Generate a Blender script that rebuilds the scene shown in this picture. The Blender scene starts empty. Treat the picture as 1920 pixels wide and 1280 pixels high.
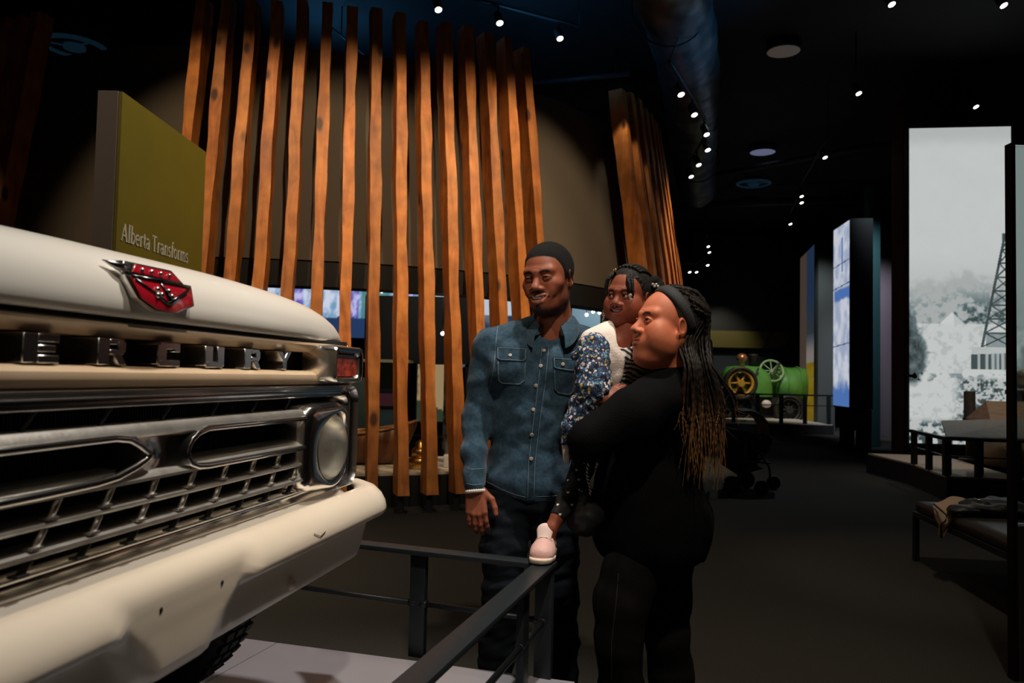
import bpy, math, random
import numpy as np
from mathutils import Vector, Matrix, Euler

SC = bpy.context.scene
COL = SC.collection
PI = math.pi
rnd = random.Random(7)

# ------------------------------------------------------------------ camera
CAM_H = 1.30
PITCH, ROLL = math.radians(2.5), math.radians(1.2)
_F = Vector((0, math.cos(PITCH), math.sin(PITCH)))
_U0 = Vector((0, -math.sin(PITCH), math.cos(PITCH)))
_R0 = Vector((1, 0, 0))
_U = _U0*math.cos(ROLL) - _R0*math.sin(ROLL)
_R = _R0*math.cos(ROLL) + _U0*math.sin(ROLL)
cam_data = bpy.data.cameras.new('camera')
cam = bpy.data.objects.new('camera', cam_data)
COL.objects.link(cam)
cam_data.lens = 1493*36/1920
cam_data.sensor_width = 36
cam_data.clip_start = 0.02
cam.matrix_world = Matrix(((_R.x, _U.x, -_F.x, 0), (_R.y, _U.y, -_F.y, 0), (_R.z, _U.z, -_F.z, CAM_H), (0, 0, 0, 1)))
SC.camera = cam
cam_data.dof.use_dof = True
cam_data.dof.focus_distance = 2.75
cam_data.dof.aperture_fstop = 5.6

def at(px, py, Y):
    """point in the room seen at a pixel of the photograph, Y metres in front of the camera"""
    d = _F + _R*((px-960)/1493) + _U*((640-py)/1493)
    return Vector((0, 0, CAM_H)) + d*(Y/d.y)

def atz(px, py, z):
    d = _F + _R*((px-960)/1493) + _U*((640-py)/1493)
    return Vector((0, 0, CAM_H)) + d*((z-CAM_H)/d.z)

# ------------------------------------------------------------------ world, light, exposure
SC.view_settings.view_transform = 'Standard'
SC.view_settings.look = 'None'
SC.view_settings.gamma = 1
SC.view_settings.use_curve_mapping = False
SC.view_settings.exposure = 0.0
W = bpy.data.worlds.new('world'); SC.world = W
W.use_nodes = True
W.node_tree.nodes['Background'].inputs[0].default_value = (0.35, 0.6, 0.75, 1)
W.node_tree.nodes['Background'].inputs[1].default_value = 0.010

WARM = (1.0, 0.80, 0.58)
WHITE = (1.0, 0.90, 0.78)
def aim(o, p, q):
    o.location = p
    o.rotation_euler = (Vector(q)-Vector(p)).to_track_quat('-Z', 'Y').to_euler()
def spot(p, q, power, deg, blend=0.6, size=0.06, col=WARM):
    l = bpy.data.lights.new('spot_light', 'SPOT'); l.energy = power; l.color = col
    l.spot_size = math.radians(deg); l.spot_blend = blend; l.shadow_soft_size = size
    o = bpy.data.objects.new('spot_light', l); COL.objects.link(o); aim(o, p, q)
    return o
def area(p, q, power, sx, sy, col=WHITE):
    l = bpy.data.lights.new('area_light', 'AREA'); l.energy = power; l.color = col
    l.shape = 'RECTANGLE'; l.size = sx; l.size_y = sy
    o = bpy.data.objects.new('area_light', l); COL.objects.link(o); aim(o, p, q)
    return o
# lamps that light the timber slats
def pav_dir(deg): return Vector((math.sin(math.radians(deg)), -math.cos(math.radians(deg)), 0))
for q, e in ((2, 370), (14, 410), (26, 430), (38, 500)):
    spot(Vector((-3.05, 13.2, 5.75))+pav_dir(q)*9.2, Vector((-3.05, 13.2, 3.15))+pav_dir(q)*6.0, e, 47, .55, .05, (1.0, .74, .45))
spot((5.6, 11.2, 5.8), (2.5, 12.2, 2.4), 850, 50, .4, .05, (1.0, .74, .44))
spot((1.35, 9.6, 4.9), (1.62, 10.9, 2.5), 18, 50, .6, .04, (1.0, .80, .60))
spot((-8.4, 7.4, 5.8), (-5.9, 9.0, 1.8), 170, 45, .4, .05, (1.0, .74, .44))
# key lamps over the visitors and the truck
spot((0.75, 0.2, 4.9), (0.30, 2.7, 1.35), 430, 58, .8, .10, (1.0, .84, .66))
spot((0.70, 2.1, 5.9), (-0.42, 2.0, 1.2), 950, 44, .8, .10, (1.0, .92, .82))
spot((-1.7, 3.9, 5.3), (0.35, 2.6, 1.5), 130, 55, .8, .10, (1.0, .84, .66))
spot((0.2, 5.0, 5.6), (-2.3, 5.1, 1.9), 300, 60, .8, .08, (1.0, .86, .62))
# carpet wash, right-hand displays and the far end
spot((-0.6, 6.2, 6.0), (-0.6, 5.8, 0), 130, 75, 1, .2, (1.0, .84, .66))
spot((7.8, 17.0, 6.0), (9.2, 19.6, 2.0), 800, 50, .8, .1, (.92, .88, 1.0))
spot((6.6, 14.3, 6.0), (7.5, 16.5, 2.8), 420, 50, .8, .1, (.80, .95, 1.0))
spot((7.4, 18.6, 6.0), (8.3, 21.0, 2.5), 330, 50, .8, .1, (.9, .97, 1.0))
spot((6.9, 9.2, 5.9), (6.9, 10.6, 0.4), 260, 50, .8, .1, (1.0, .84, .66))
spot((6.5, 20.5, 5.0), (7.0, 23.6, 0.8), 380, 55, .6, .1, (1.0, .86, .66))
spot((2.2, 4.2, 5.6), (3.1, 5.45, 0.45), 190, 34, .8, .1, (1.0, .82, .62))
# blue lamps washing the ceiling and the duct
spot((0.0, 9.4, 4.9), (0.6, 10.2, 6.3), 40, 130, 1, .2, (.12, .5, 1.0))
spot((3.6, 9.0, 4.2), (2.2, 9.6, 5.9), 60, 80, 1, .2, (.12, .5, 1.0))
spot((-2.8, 11.2, 5.2), (-2.4, 11.0, 6.3), 40, 140, 1, .2, (.12, .5, 1.0))
spot((-2.6, 1.2, 5.6), (-2.3, 4.6, 1.8), 150, 40, .8, .08, (1.0, .84, .66))  # warm lamp added to brighten the sign's near end
# added lamps on the unseen wall opposite, so the chrome reflects something bright
for x in (-1.0, 2.0, 5.0): spot((x, -2.6, 5.8), (x, -5.0, 1.8), 90, 80, .8, .15, (1.0, .88, .72))
spot((6.6, 24.0, 4.2), (6.8, 26, 2.4), 130, 60, .9, .1, (1.0, .9, .7))  # added to brighten the olive band behind the tractor
spot((3.6, 11.5, 5.9), (3.2, 10.2, 0), 200, 80, 1, .1, (.85, .95, 1.0))  # added to bring up the stroller and the floor around it
# lamps inside the pavilion
spot((-1.7, 9.3, 4.0), (-1.4, 10.9, 0.6), 70, 90, .9, .05, (1.0, .9, .75))
spot((-0.6, 9.9, 4.0), (-0.6, 11.6, 0.8), 50, 90, .9, .05, (1.0, .9, .75))


# ------------------------------------------------------------------ tagging and objects
def tag(o, label=None, cat=None, group=None, kind=None):
    if label: o['label'] = label
    if cat: o['category'] = cat
    if group: o['group'] = group
    if kind: o['kind'] = kind
    return o
def wm(o):
    m = o.matrix_basis.copy()
    if o.parent: m = wm(o.parent) @ o.matrix_parent_inverse @ m
    return m
def adopt(o, parent):
    o.parent = parent
    o.matrix_parent_inverse = wm(parent).inverted()
def thing(name, label, cat, loc, rz=0.0, group=None, kind=None):
    o = bpy.data.objects.new(name, None); COL.objects.link(o)
    o.empty_display_size = 0.1
    o.location = loc; o.rotation_euler = (0, 0, rz)
    return tag(o, label, cat, group, kind)
def link_mesh(name, me, parent=None):
    o = bpy.data.objects.new(name, me); COL.objects.link(o)
    if parent is not None: adopt(o, parent)
    else:
        n = len(me.vertices)
        if n:
            co = np.empty(n*3, np.float32); me.vertices.foreach_get('co', co); co = co.reshape(-1, 3)
            b = np.array([(co[:, 0].min()+co[:, 0].max())/2, (co[:, 1].min()+co[:, 1].max())/2, co[:, 2].min()], np.float32)
            me.vertices.foreach_set('co', (co-b).ravel()); o.location = [float(v) for v in b]
    return o
def copy_tree(o, parent=None):
    c = o.copy(); COL.objects.link(c)
    if parent is not None: c.parent = parent
    for ch in [x for x in bpy.data.objects if x.parent == o]: copy_tree(ch, c)
    return c

def frame_of(d, up=Vector((0, 0, 1))):
    d = Vector(d).normalized()
    if abs(d.dot(up)) > 0.98: up = Vector((1, 0, 0))
    s = d.cross(up).normalized(); u = s.cross(d).normalized()
    return s, u, d

class MB:
    """collects shapes, builds ONE mesh object"""
    def __init__(s): s.v = []; s.f = []; s.sm = []; s.mi = []; s.xf = None
    def add(s, vs, fs, smooth=False, mi=0):
        o = len(s.v)
        if s.xf is not None: vs = [s.xf(v) for v in vs]
        s.v += [tuple(v) for v in vs]
        s.f += [tuple(i+o for i in f) for f in fs]
        s.sm += [smooth]*len(fs); s.mi += [mi]*len(fs)
        return s
    def box(s, c, size, M=None, mi=0, taper=1.0):
        hx, hy, hz = size[0]/2, size[1]/2, size[2]/2
        vs = []
        for sz in (-1, 1):
            t = taper if sz > 0 else 1.0
            for sx, sy in ((-1, -1), (1, -1), (1, 1), (-1, 1)):
                p = Vector((sx*hx*t, sy*hy*t, sz*hz))
                if M is not None: p = M @ p
                vs.append(p+Vector(c))
        return s.add(vs, [(3, 2, 1, 0), (4, 5, 6, 7), (0, 1, 5, 4), (1, 2, 6, 5), (2, 3, 7, 6), (3, 0, 4, 7)], False, mi)
    def beam(s, a, b, w, h, up=Vector((0, 0, 1)), mi=0, ext=0.0):
        a, b = Vector(a), Vector(b); x, u, d = frame_of(b-a, up)
        a = a-d*ext; b = b+d*ext
        vs = [p+x*(i*w/2)+u*(j*h/2) for p in (a, b) for i, j in ((-1, -1), (1, -1), (1, 1), (-1, 1))]
        return s.add(vs, [(0, 1, 2, 3), (7, 6, 5, 4), (4, 5, 1, 0), (5, 6, 2, 1), (6, 7, 3, 2), (7, 4, 0, 3)], False, mi)
    def rings(s, R, close=True, cap=True, smooth=True, loop=False, mi=0):
        """R: list of rings, equal counts"""
        n = len(R[0]); vs = [p for r in R for p in r]; fs = []
        m = len(R)
        for i in range(m if loop else m-1):
            i2 = (i+1) % m
            for j in range(n if close else n-1):
                k = (j+1) % n
                fs.append((i*n+j, i*n+k, i2*n+k, i2*n+j))
        s.add(vs, fs, smooth, mi)
        if cap and not loop:
            s.add(list(R[0]), [tuple(range(n))[::-1]], False, mi)
            s.add(list(R[-1]), [tuple(range(n))], False, mi)
        return s
    def tube(s, pts, r, n=10, cap=True, mi=0, loop=False, flat=1.0, up=Vector((0, 0, 1))):
        pts = [Vector(p) for p in pts]; m = len(pts); R = []
        for i, p in enumerate(pts):
            if loop: d = pts[(i+1) % m]-pts[i-1]
            else: d = pts[min(i+1, m-1)]-pts[max(i-1, 0)]
            x, u, _ = frame_of(d, up)
            ri = r[i] if isinstance(r, (list, tuple)) else r
            R.append([p+x*(math.cos(2*PI*j/n)*ri)+u*(math.sin(2*PI*j/n)*ri*flat) for j in range(n)])
        return s.rings(R, True, cap, True, loop, mi)
    def lathe(s, c, prof, axis=(0, 0, 1), n=24, mi=0, smooth=True, cap=True):
        x, u, d = frame_of(axis); c = Vector(c)
        R = [[c+d*h+x*(math.cos(2*PI*j/n)*r)+u*(math.sin(2*PI*j/n)*r) for j in range(n)] for r, h in prof]
        return s.rings(R, True, cap, smooth, False, mi)
    def sphere(s, c, r, n=12, m=8, M=None, mi=0):
        c = Vector(c); rr = r if isinstance(r, (tuple, list)) else (r, r, r); R = []
        for i in range(m+1):
            t = PI*i/m; ring = []
            for j in range(n):
                a = 2*PI*j/n
                p = Vector((max(1e-4, math.sin(t))*math.cos(a)*rr[0], max(1e-4, math.sin(t))*math.sin(a)*rr[1], -math.cos(t)*rr[2]))
                if M is not None: p = M @ p
                ring.append(c+p)
            R.append(ring)
        return s.rings(R, True, False, True, False, mi)
    def prism(s, pts, d, mi=0):
        """planar outline extruded by vector d"""
        n = len(pts); a = [Vector(p) for p in pts]; b = [p+Vector(d) for p in a]
        return s.add(a+b, [tuple(range(n))[::-1], tuple(range(n, 2*n))]+[(i, (i+1) % n, n+(i+1) % n, n+i) for i in range(n)], False, mi)
    def build(s, name, mats, parent=None, bevel=0, seg=2, world=True, angle=None):
        me = bpy.data.meshes.new(name)
        me.from_pydata(s.v, [], s.f)
        me.polygons.foreach_set('use_smooth', s.sm)
        me.polygons.foreach_set('material_index', s.mi)
        for m in (mats if isinstance(mats, (list, tuple)) else [mats]): me.materials.append(m)
        import bmesh
        bm = bmesh.new(); bm.from_mesh(me)
        bmesh.ops.remove_doubles(bm, verts=bm.verts, dist=1e-5)
        bmesh.ops.recalc_face_normals(bm, faces=bm.faces)
        if bevel:
            es = [e for e in bm.edges if len(e.link_faces) == 2 and e.calc_face_angle(0) > 0.6]
            r = bmesh.ops.bevel(bm, geom=es, offset=bevel, segments=seg, affect='EDGES', profile=0.5, clamp_overlap=True)
            for f in bm.faces: f.smooth = True
        if bevel or angle:
            for e in bm.edges:
                if len(e.link_faces) == 2: e.smooth = e.calc_face_angle(0) < (angle or 0.7)
            for f in bm.faces: f.smooth = True
        bm.to_mesh(me); bm.free()
        return link_mesh(name, me, parent)

# ------------------------------------------------------------------ materials
MATS = {}
def mat(name, col, rough=0.6, metal=0.0, emit=0.0, spec=0.5, var=None, bump=None, coat=0.0, attr=None, coords='Object', trans=0.0, sheen=0.0, ecol=None):
    """var=(colour, scale, lo, hi[, detail, stretch]); bump=(strength, scale[, stretch])"""
    m = bpy.data.materials.new(name); m.use_nodes = True; nt = m.node_tree; N = nt.nodes; L = nt.links
    b = N['Principled BSDF']
    b.inputs['Base Color'].default_value = (*col, 1); b.inputs['Roughness'].default_value = rough
    b.inputs['Metallic'].default_value = metal; b.inputs['Specular IOR Level'].default_value = spec
    if coat: b.inputs['Coat Weight'].default_value = coat; b.inputs['Coat Roughness'].default_value = 0.08
    if trans: b.inputs['Transmission Weight'].default_value = trans
    if sheen: b.inputs['Sheen Weight'].default_value = sheen
    if emit: b.inputs['Emission Color'].default_value = (*(ecol or col), 1); b.inputs['Emission Strength'].default_value = emit
    tc = N.new('ShaderNodeTexCoord')
    def noise(scale, detail=4, stretch=None):
        n = N.new('ShaderNodeTexNoise'); n.inputs['Scale'].default_value = scale; n.inputs['Detail'].default_value = detail
        mp = N.new('ShaderNodeMapping'); L.new(tc.outputs[coords], mp.inputs[0])
        if stretch: mp.inputs['Scale'].default_value = stretch
        L.new(mp.outputs[0], n.inputs['Vector']); return n
    src = None
    if attr:
        a = N.new('ShaderNodeVertexColor'); a.layer_name = attr; src = a.outputs['Color']
        L.new(src, b.inputs['Base Color'])
    if var:
        c2, sc, lo, hi = var[:4]
        n = noise(sc, var[4] if len(var) > 4 else 4, var[5] if len(var) > 5 else None)
        r = N.new('ShaderNodeMapRange'); r.inputs['From Min'].default_value = lo; r.inputs['From Max'].default_value = hi
        L.new(n.outputs['Fac'], r.inputs['Value'])
        mx = N.new('ShaderNodeMix'); mx.data_type = 'RGBA'
        mx.inputs[6].default_value = (*col, 1); mx.inputs[7].default_value = (*c2, 1)
        if attr:
            mx.blend_type = 'MULTIPLY'; L.new(src, mx.inputs[6])
        L.new(r.outputs[0], mx.inputs[0]); L.new(mx.outputs[2], b.inputs['Base Color'])
    if bump:
        n = noise(bump[1], 5, bump[2] if len(bump) > 2 else None)
        bp = N.new('ShaderNodeBump'); bp.inputs['Strength'].default_value = bump[0]; bp.inputs['Distance'].default_value = 0.01
        L.new(n.outputs['Fac'], bp.inputs['Height']); L.new(bp.outputs[0], b.inputs['Normal'])
    MATS[name] = m
    return m
# ------------------------------------------------------------------ colours and prints
def s2l(c):
    return tuple(((v/255)/12.92 if v/255 <= 0.04045 else ((v/255+0.055)/1.055)**2.4) for v in c)
def vnoise(x, y, seed=0):
    xi, yi = np.floor(x).astype(np.int64), np.floor(y).astype(np.int64); fx, fy = x-xi, y-yi
    fx = fx*fx*(3-2*fx); fy = fy*fy*(3-2*fy)
    def h(a, b):
        n = (a*374761393+b*668265263+seed*974711) & 0xffffffff
        n = ((n ^ (n >> 13))*1274126177) & 0xffffffff
        return ((n ^ (n >> 16)) & 0xffff)/65535.0
    return (h(xi, yi)*(1-fx)+h(xi+1, yi)*fx)*(1-fy)+(h(xi, yi+1)*(1-fx)+h(xi+1, yi+1)*fx)*fy
def fbm(x, y, o=4, seed=0):
    s = 0; a = 0.5; t = 0
    for i in range(o):
        s = s+a*vnoise(x*2**i, y*2**i, seed+i); t += a; a *= 0.55
    return s/t
def set_colors(me, cols, name='Col'):
    a = me.color_attributes.new(name, 'FLOAT_COLOR', 'POINT')
    c = np.ones((len(me.vertices), 4), np.float32); c[:, :3] = cols
    a.data.foreach_set('color', c.ravel())
def print_sheet(name, o, rv, uv, nx, ny, fn, m, parent, off=(0, 0, 0)):
    """a flat printed sheet: a fine grid whose points carry the ink colours"""
    u, v = np.meshgrid(np.linspace(0, 1, nx+1), np.linspace(0, 1, ny+1))
    u = u.ravel(); v = v.ravel()
    P = np.array(o)[None]+np.array(off)[None]+u[:, None]*np.array(rv)[None]+v[:, None]*np.array(uv)[None]
    i = np.arange(nx)[None]+(nx+1)*np.arange(ny)[:, None]; i = i.ravel()
    F = np.stack([i, i+1, i+nx+2, i+nx+1], 1)
    me = bpy.data.meshes.new(name); me.from_pydata(P.tolist(), [], F.tolist())
    set_colors(me, fn(u, v)); me.materials.append(m)
    return link_mesh(name, me, parent)
def lit_print(name, strength, rough=0.4):
    m = bpy.data.materials.new(name); m.use_nodes = True; N = m.node_tree.nodes; L = m.node_tree.links
    b = N['Principled BSDF']; a = N.new('ShaderNodeVertexColor'); a.layer_name = 'Col'
    b.inputs['Base Color'].default_value = (0.02, 0.02, 0.02, 1); b.inputs['Roughness'].default_value = rough
    L.new(a.outputs[0], b.inputs['Emission Color']); b.inputs['Emission Strength'].default_value = strength
    return m
BACKLIT = lit_print('backlit_film', 1.0)
SCREEN = lit_print('screen_picture', 0.85)
PRINT = mat('printed_film', (1, 1, 1), 0.6, attr='Col')
def mixc(a, b, t): return np.array(a)[None]*(1-t[:, None])+np.array(b)[None]*t[:, None]
def smooth(a, b, x): t = np.clip((x-a)/(b-a), 0, 1); return t*t*(3-2*t)

black = mat('black_paint', (0.008, 0.009, 0.010), 0.55)
black_metal = mat('black_powder_coat', (0.010, 0.0145, 0.0175), 0.42, spec=0.4, bump=(0.08, 300))
ceil_m = mat('ceiling_black_paint', (0.010, 0.012, 0.014), 0.8, var=((0.014, 0.022, 0.03), 0.8, 0.4, 0.7))
def carpet_mat():
    m = mat('carpet', (0.050, 0.047, 0.040), 0.95, spec=0.1, var=((0.029, 0.0275, 0.024), 160, 0.3, 0.7), bump=(0.5, 260))
    return m
carpet = carpet_mat()

# ------------------------------------------------------------------ room shell
CEIL = 6.3
o = MB().box((2, 14, -0.05), (26, 38, 0.1)).build('floor', carpet); tag(o, 'dark brown grey carpet floor of the gallery hall', 'floor', kind='structure')
o = MB().box((2, 14, CEIL+0.1), (26, 38, 0.2)).build('ceiling', ceil_m); tag(o, 'black painted ceiling above the lamps and ducts', 'ceiling', kind='structure')
o = MB().box((2, 33.1, CEIL/2), (26, 0.2, CEIL)).build('wall_back', black); tag(o, 'black wall closing the far end of the hall', 'wall', kind='structure')
o = MB().box((-11.1, 14, CEIL/2), (0.2, 38, CEIL)).build('wall_left', black); tag(o, 'black wall behind the timber slat pavilion', 'wall', kind='structure')
o = MB().box((15.1, 14, CEIL/2), (0.2, 38, CEIL)).build('wall_right', black); tag(o, 'black wall behind the lit photo panels', 'wall', kind='structure')
o = MB().box((2, -5.1, CEIL/2), (26, 0.2, CEIL)).build('wall_front', mat('taupe_wall', (.42, .36, .29), .8)); tag(o, 'taupe wall opposite the truck front', 'wall', kind='structure')

# ------------------------------------------------------------------ pavilion of leaning timber slats
wood_slat = None
def wood_mat():
    m = bpy.data.materials.new('fir_timber'); m.use_nodes = True; nt = m.node_tree; N = nt.nodes; L = nt.links
    b = N['Principled BSDF']; b.inputs['Roughness'].default_value = 0.5; b.inputs['Specular IOR Level'].default_value = 0.35
    tc = N.new('ShaderNodeTexCoord'); oi = N.new('ShaderNodeObjectInfo')
    ad = N.new('ShaderNodeVectorMath'); ad.operation = 'ADD'
    cmb = N.new('ShaderNodeCombineXYZ')
    mu = N.new('ShaderNodeMath'); mu.operation = 'MULTIPLY'; mu.inputs[1].default_value = 37.0
    L.new(oi.outputs['Random'], mu.inputs[0]); L.new(mu.outputs[0], cmb.inputs[0]); L.new(mu.outputs[0], cmb.inputs[2])
    L.new(tc.outputs['Object'], ad.inputs[0]); L.new(cmb.outputs[0], ad.inputs[1])
    mp = N.new('ShaderNodeMapping'); mp.inputs['Scale'].default_value = (9, 9, 0.7); L.new(ad.outputs[0], mp.inputs[0])
    n1 = N.new('ShaderNodeTexNoise'); n1.inputs['Scale'].default_value = 1.0; n1.inputs['Detail'].default_value = 6; n1.inputs['Distortion'].default_value = 1.2
    L.new(mp.outputs[0], n1.inputs['Vector'])
    cr = N.new('ShaderNodeValToRGB'); L.new(n1.outputs['Fac'], cr.inputs[0])
    e = cr.color_ramp.elements
    e[0].position = 0.30; e[0].color = (0.36, 0.105, 0.024, 1); e[1].position = 0.72; e[1].color = (0.68, 0.265, 0.066, 1)
    x = cr.color_ramp.elements.new(0.5); x.color = (0.55, 0.185, 0.042, 1)
    n2 = N.new('ShaderNodeTexNoise'); n2.inputs['Scale'].default_value = 6; n2.inputs['Detail'].default_value = 3; L.new(ad.outputs[0], n2.inputs['Vector'])
    mr = N.new('ShaderNodeMapRange'); mr.inputs['From Min'].default_value = 0.35; mr.inputs['From Max'].default_value = 0.7; mr.inputs['To Min'].default_value = 0.72; mr.inputs['To Max'].default_value = 1.1
    L.new(n2.outputs['Fac'], mr.inputs[0])
    mx = N.new('ShaderNodeMix'); mx.data_type = 'RGBA'; mx.blend_type = 'MULTIPLY'; mx.inputs[0].default_value = 1
    L.new(cr.outputs[0], mx.inputs[6]); L.new(mr.outputs[0], mx.inputs[7])
    # whole-timber tone
    mr2 = N.new('ShaderNodeMapRange'); mr2.inputs['To Min'].default_value = 0.78; mr2.inputs['To Max'].default_value = 1.12; L.new(oi.outputs['Random'], mr2.inputs[0])
    mx2 = N.new('ShaderNodeMix'); mx2.data_type = 'RGBA'; mx2.blend_type = 'MULTIPLY'; mx2.inputs[0].default_value = 1
    L.new(mx.outputs[2], mx2.inputs[6]); L.new(mr2.outputs[0], mx2.inputs[7])
    # knots
    mpk = N.new('ShaderNodeMapping'); mpk.inputs['Scale'].default_value = (3.6, 3.6, 1.7); L.new(ad.outputs[0], mpk.inputs[0])
    vo = N.new('ShaderNodeTexVoronoi'); vo.inputs['Scale'].default_value = 1.0; L.new(mpk.outputs[0], vo.inputs['Vector'])
    kr = N.new('ShaderNodeMapRange'); kr.inputs['From Min'].default_value = 0.09; kr.inputs['From Max'].default_value = 0.17; L.new(vo.outputs['Distance'], kr.inputs[0])
    mx3 = N.new('ShaderNodeMix'); mx3.data_type = 'RGBA'; mx3.inputs[6].default_value = (0.07, 0.022, 0.01, 1)
    L.new(kr.outputs[0], mx3.inputs[0]); L.new(mx2.outputs[2], mx3.inputs[7]); L.new(mx3.outputs[2], b.inputs['Base Color'])
    bp = N.new('ShaderNodeBump'); bp.inputs['Strength'].default_value = 0.25; bp.inputs['Distance'].default_value = 0.01
    L.new(n1.outputs['Fac'], bp.inputs['Height']); L.new(bp.outputs[0], b.inputs['Normal'])
    return m
wood_slat = wood_mat()
pav_wall_m = mat('pavilion_wall_felt', (0.125, 0.104, 0.084), 0.85, spec=0.15, bump=(0.05, 400))

PC = Vector((-3.05, 13.2, 0))
def pdir(deg): return Vector((math.sin(math.radians(deg)), -math.cos(math.radians(deg)), 0))
pav = thing('timber_pavilion', 'round pavilion of leaning golden timber slats around a taupe wall', 'pavilion', PC)
slat_spots = []
for deg in [14.5+2.64*i for i in range(-6, 9)]+[54.8+2.9*k for k in range(10)]+[-22-2.7*k for k in range(6)]:
    n = pdir(deg); slat_spots.append((PC+n*6.12, PC+n*5.40, n))
ZB, ZT = 0.17, 5.03
for si, (pb, pt, n) in enumerate(slat_spots):
    side = Vector((-n.y, n.x, 0)); m = MB(); R = []
    a = Vector((pb.x, pb.y, ZB)); b = Vector((pt.x, pt.y, ZT+rnd.uniform(-.03, .03)))
    K = 26; ph = [rnd.uniform(0, 9) for _ in range(4)]
    for j in range(K+1):
        t = j/K; p = a.lerp(b, t); ring = []
        for q, (sx, sn) in enumerate(((-1, -1), (-1, 1), (1, 1), (1, -1))):
            wob = 0.006*math.sin(t*17+ph[q])+0.004*math.sin(t*41+ph[3-q])+rnd.uniform(-.0015, .0015)
            ring.append(p+side*(sx*(0.053+wob))+n*(sn*(0.098+0.5*wob)-0.098))
        R.append(ring)
    m.rings(R, True, True, False)
    s = m.build('slat', wood_slat, pav, angle=0.5)
    f = MB(); c = a+n*(-0.105); f.box((c.x, c.y, 0.09), (0.05, 0.05, 0.18)); f.box((c.x, c.y, 0.006), (0.12, 0.12, 0.012))
    f.build('foot', black, s)
# wall behind the slats
def wall_path(z):
    R = 5.36-0.17*(z-2.4)
    return [PC+pdir(d)*R+Vector((0, 0, z)) for d in range(-48, 99, 3)]
zs = [2.42, 3.0, 3.6, 4.2, 4.72]
outer = [wall_path(z) for z in zs]
inner = [[p+(Vector((PC.x, PC.y, p.z))-p).normalized()*0.18 for p in r] for r in outer]
m = MB(); m.rings(outer+inner[::-1], False, False, True, True)
o = m.build('upper_wall', pav_wall_m, pav, angle=0.5)
lo = [[Vector((p.x, p.y, z)) for p in wall_path(2.42)] for z in (2.16, 2.435)]
lo = [[p+(Vector((PC.x, PC.y, p.z))-p).normalized()*0.015 for p in r] for r in lo]
li = [[p+(Vector((PC.x, PC.y, p.z))-p).normalized()*0.3 for p in r] for r in lo]
m = MB(); m.rings(lo+li[::-1], False, False, True, True); m.build('soffit_band', black, pav, angle=0.5)
# roof slab and inner back wall
m = MB(); m.prism([PC+pdir(d)*4.7+Vector((0, 0, 4.5)) for d in range(-180, 180, 8)], (0, 0, 0.1)); m.build('roof', black, pav)
# plinth and white show shelf
R = []
for z, r in ((0.0, 5.70), (0.30, 5.70), (0.30, 4.2), (0.0, 4.2)):
    R.append([PC+pdir(d)*r+Vector((0, 0, z)) for d in range(-3, 40, 2)])
MB().rings(R, False, False, False, True).build('plinth', black, pav)
R = []
for z, r in ((0.302, 5.66), (0.325, 5.66), (0.325, 4.24), (0.302, 4.24)):
    R.append([PC+pdir(d)*r+Vector((0, 0, z)) for d in range(-2, 39, 2)])
MB().rings(R, False, False, False, True).build('display_shelf', mat('shelf_cream', (0.55, 0.50, 0.42), 0.5), pav)

# ------------------------------------------------------------------ what stands inside the pavilion
def frame_screen(name, label, cat, p0, p1, z0, z1, fn, m, depth=0.08, nx=60, ny=40, border=0.02, group=None):
    """an upright screen or print between floor points p0 and p1 (left to right as seen), facing the viewer's side"""
    p0, p1 = Vector(p0), Vector(p1); d = (p1-p0); L_ = d.length; d.normalize(); n = Vector((d.y, -d.x, 0))
    c = (p0+p1)/2
    t = thing(name, label, cat, (c.x, c.y, z0), 0, group)
    b = MB(); vs = [p0-d*border, p1+d*border]
    a0, a1 = vs[0]-n*depth, vs[1]-n*depth
    b.prism([Vector((vs[0].x, vs[0].y, z0-border)), Vector((vs[1].x, vs[1].y, z0-border)), Vector((vs[1].x, vs[1].y, z1+border)), Vector((vs[0].x, vs[0].y, z1+border))], -n*depth)
    b.build('case', black, t)
    print_sheet('picture', Vector((p0.x, p0.y, z0))+n*0.004, d*L_, Vector((0, 0, z1-z0)), nx, ny, fn, m, t)
    return t
def flat(a): v = Vector(a); return Vector((v.x, v.y, 0))
def ice_strip(u, v):
    n = fbm(u*30, v*5, 4, 3); c = mixc(s2l((120, 165, 200)), s2l((215, 222, 245)), smooth(.35, .65, n))
    seg = (np.floor(u*9) % 3)
    c = np.where((seg == 1)[:, None], mixc(s2l((95, 95, 190)), s2l((205, 200, 245)), smooth(.4, .7, n)), c)
    c = np.where(((u > .57) & (u < .74))[:, None], mixc(s2l((60, 120, 125)), s2l((110, 165, 165)), n), c)
    c = np.where((v < .35+.1*n)[:, None], np.array(s2l((38, 60, 100)))[None], c)
    return c
Y = 13.6
frame_screen('video_wall', 'pale blue and violet video wall glowing behind the timber slats', 'screen', flat(at(500, 560, Y)), flat(at(812, 560, Y)), 1.9, at(650, 537, Y).z, ice_strip, SCREEN, nx=120, ny=30)
def mural(u, v):
    n = fbm(u*6, v*8, 4, 9)
    c = mixc(s2l((28, 62, 96)), s2l((110, 125, 140)), smooth(.3, .7, n*.7+.3*(1-v)))
    return np.where((v > .77)[:, None], np.array(s2l((205, 218, 232)))[None], c)
Y = 14.4
frame_screen('lit_mural', 'tall blue mural with a white sky behind the slats', 'mural', flat(at(815, 600, Y)), flat(at(990, 600, Y)), 1.15, at(900, 553, Y).z, mural, lit_print('mural_film', 0.75), nx=40, ny=60)
def blue_panel(u, v): return mixc(s2l((95, 130, 150)), s2l((150, 180, 195)), v*.6+.4*u)
Y = 12.6
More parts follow.
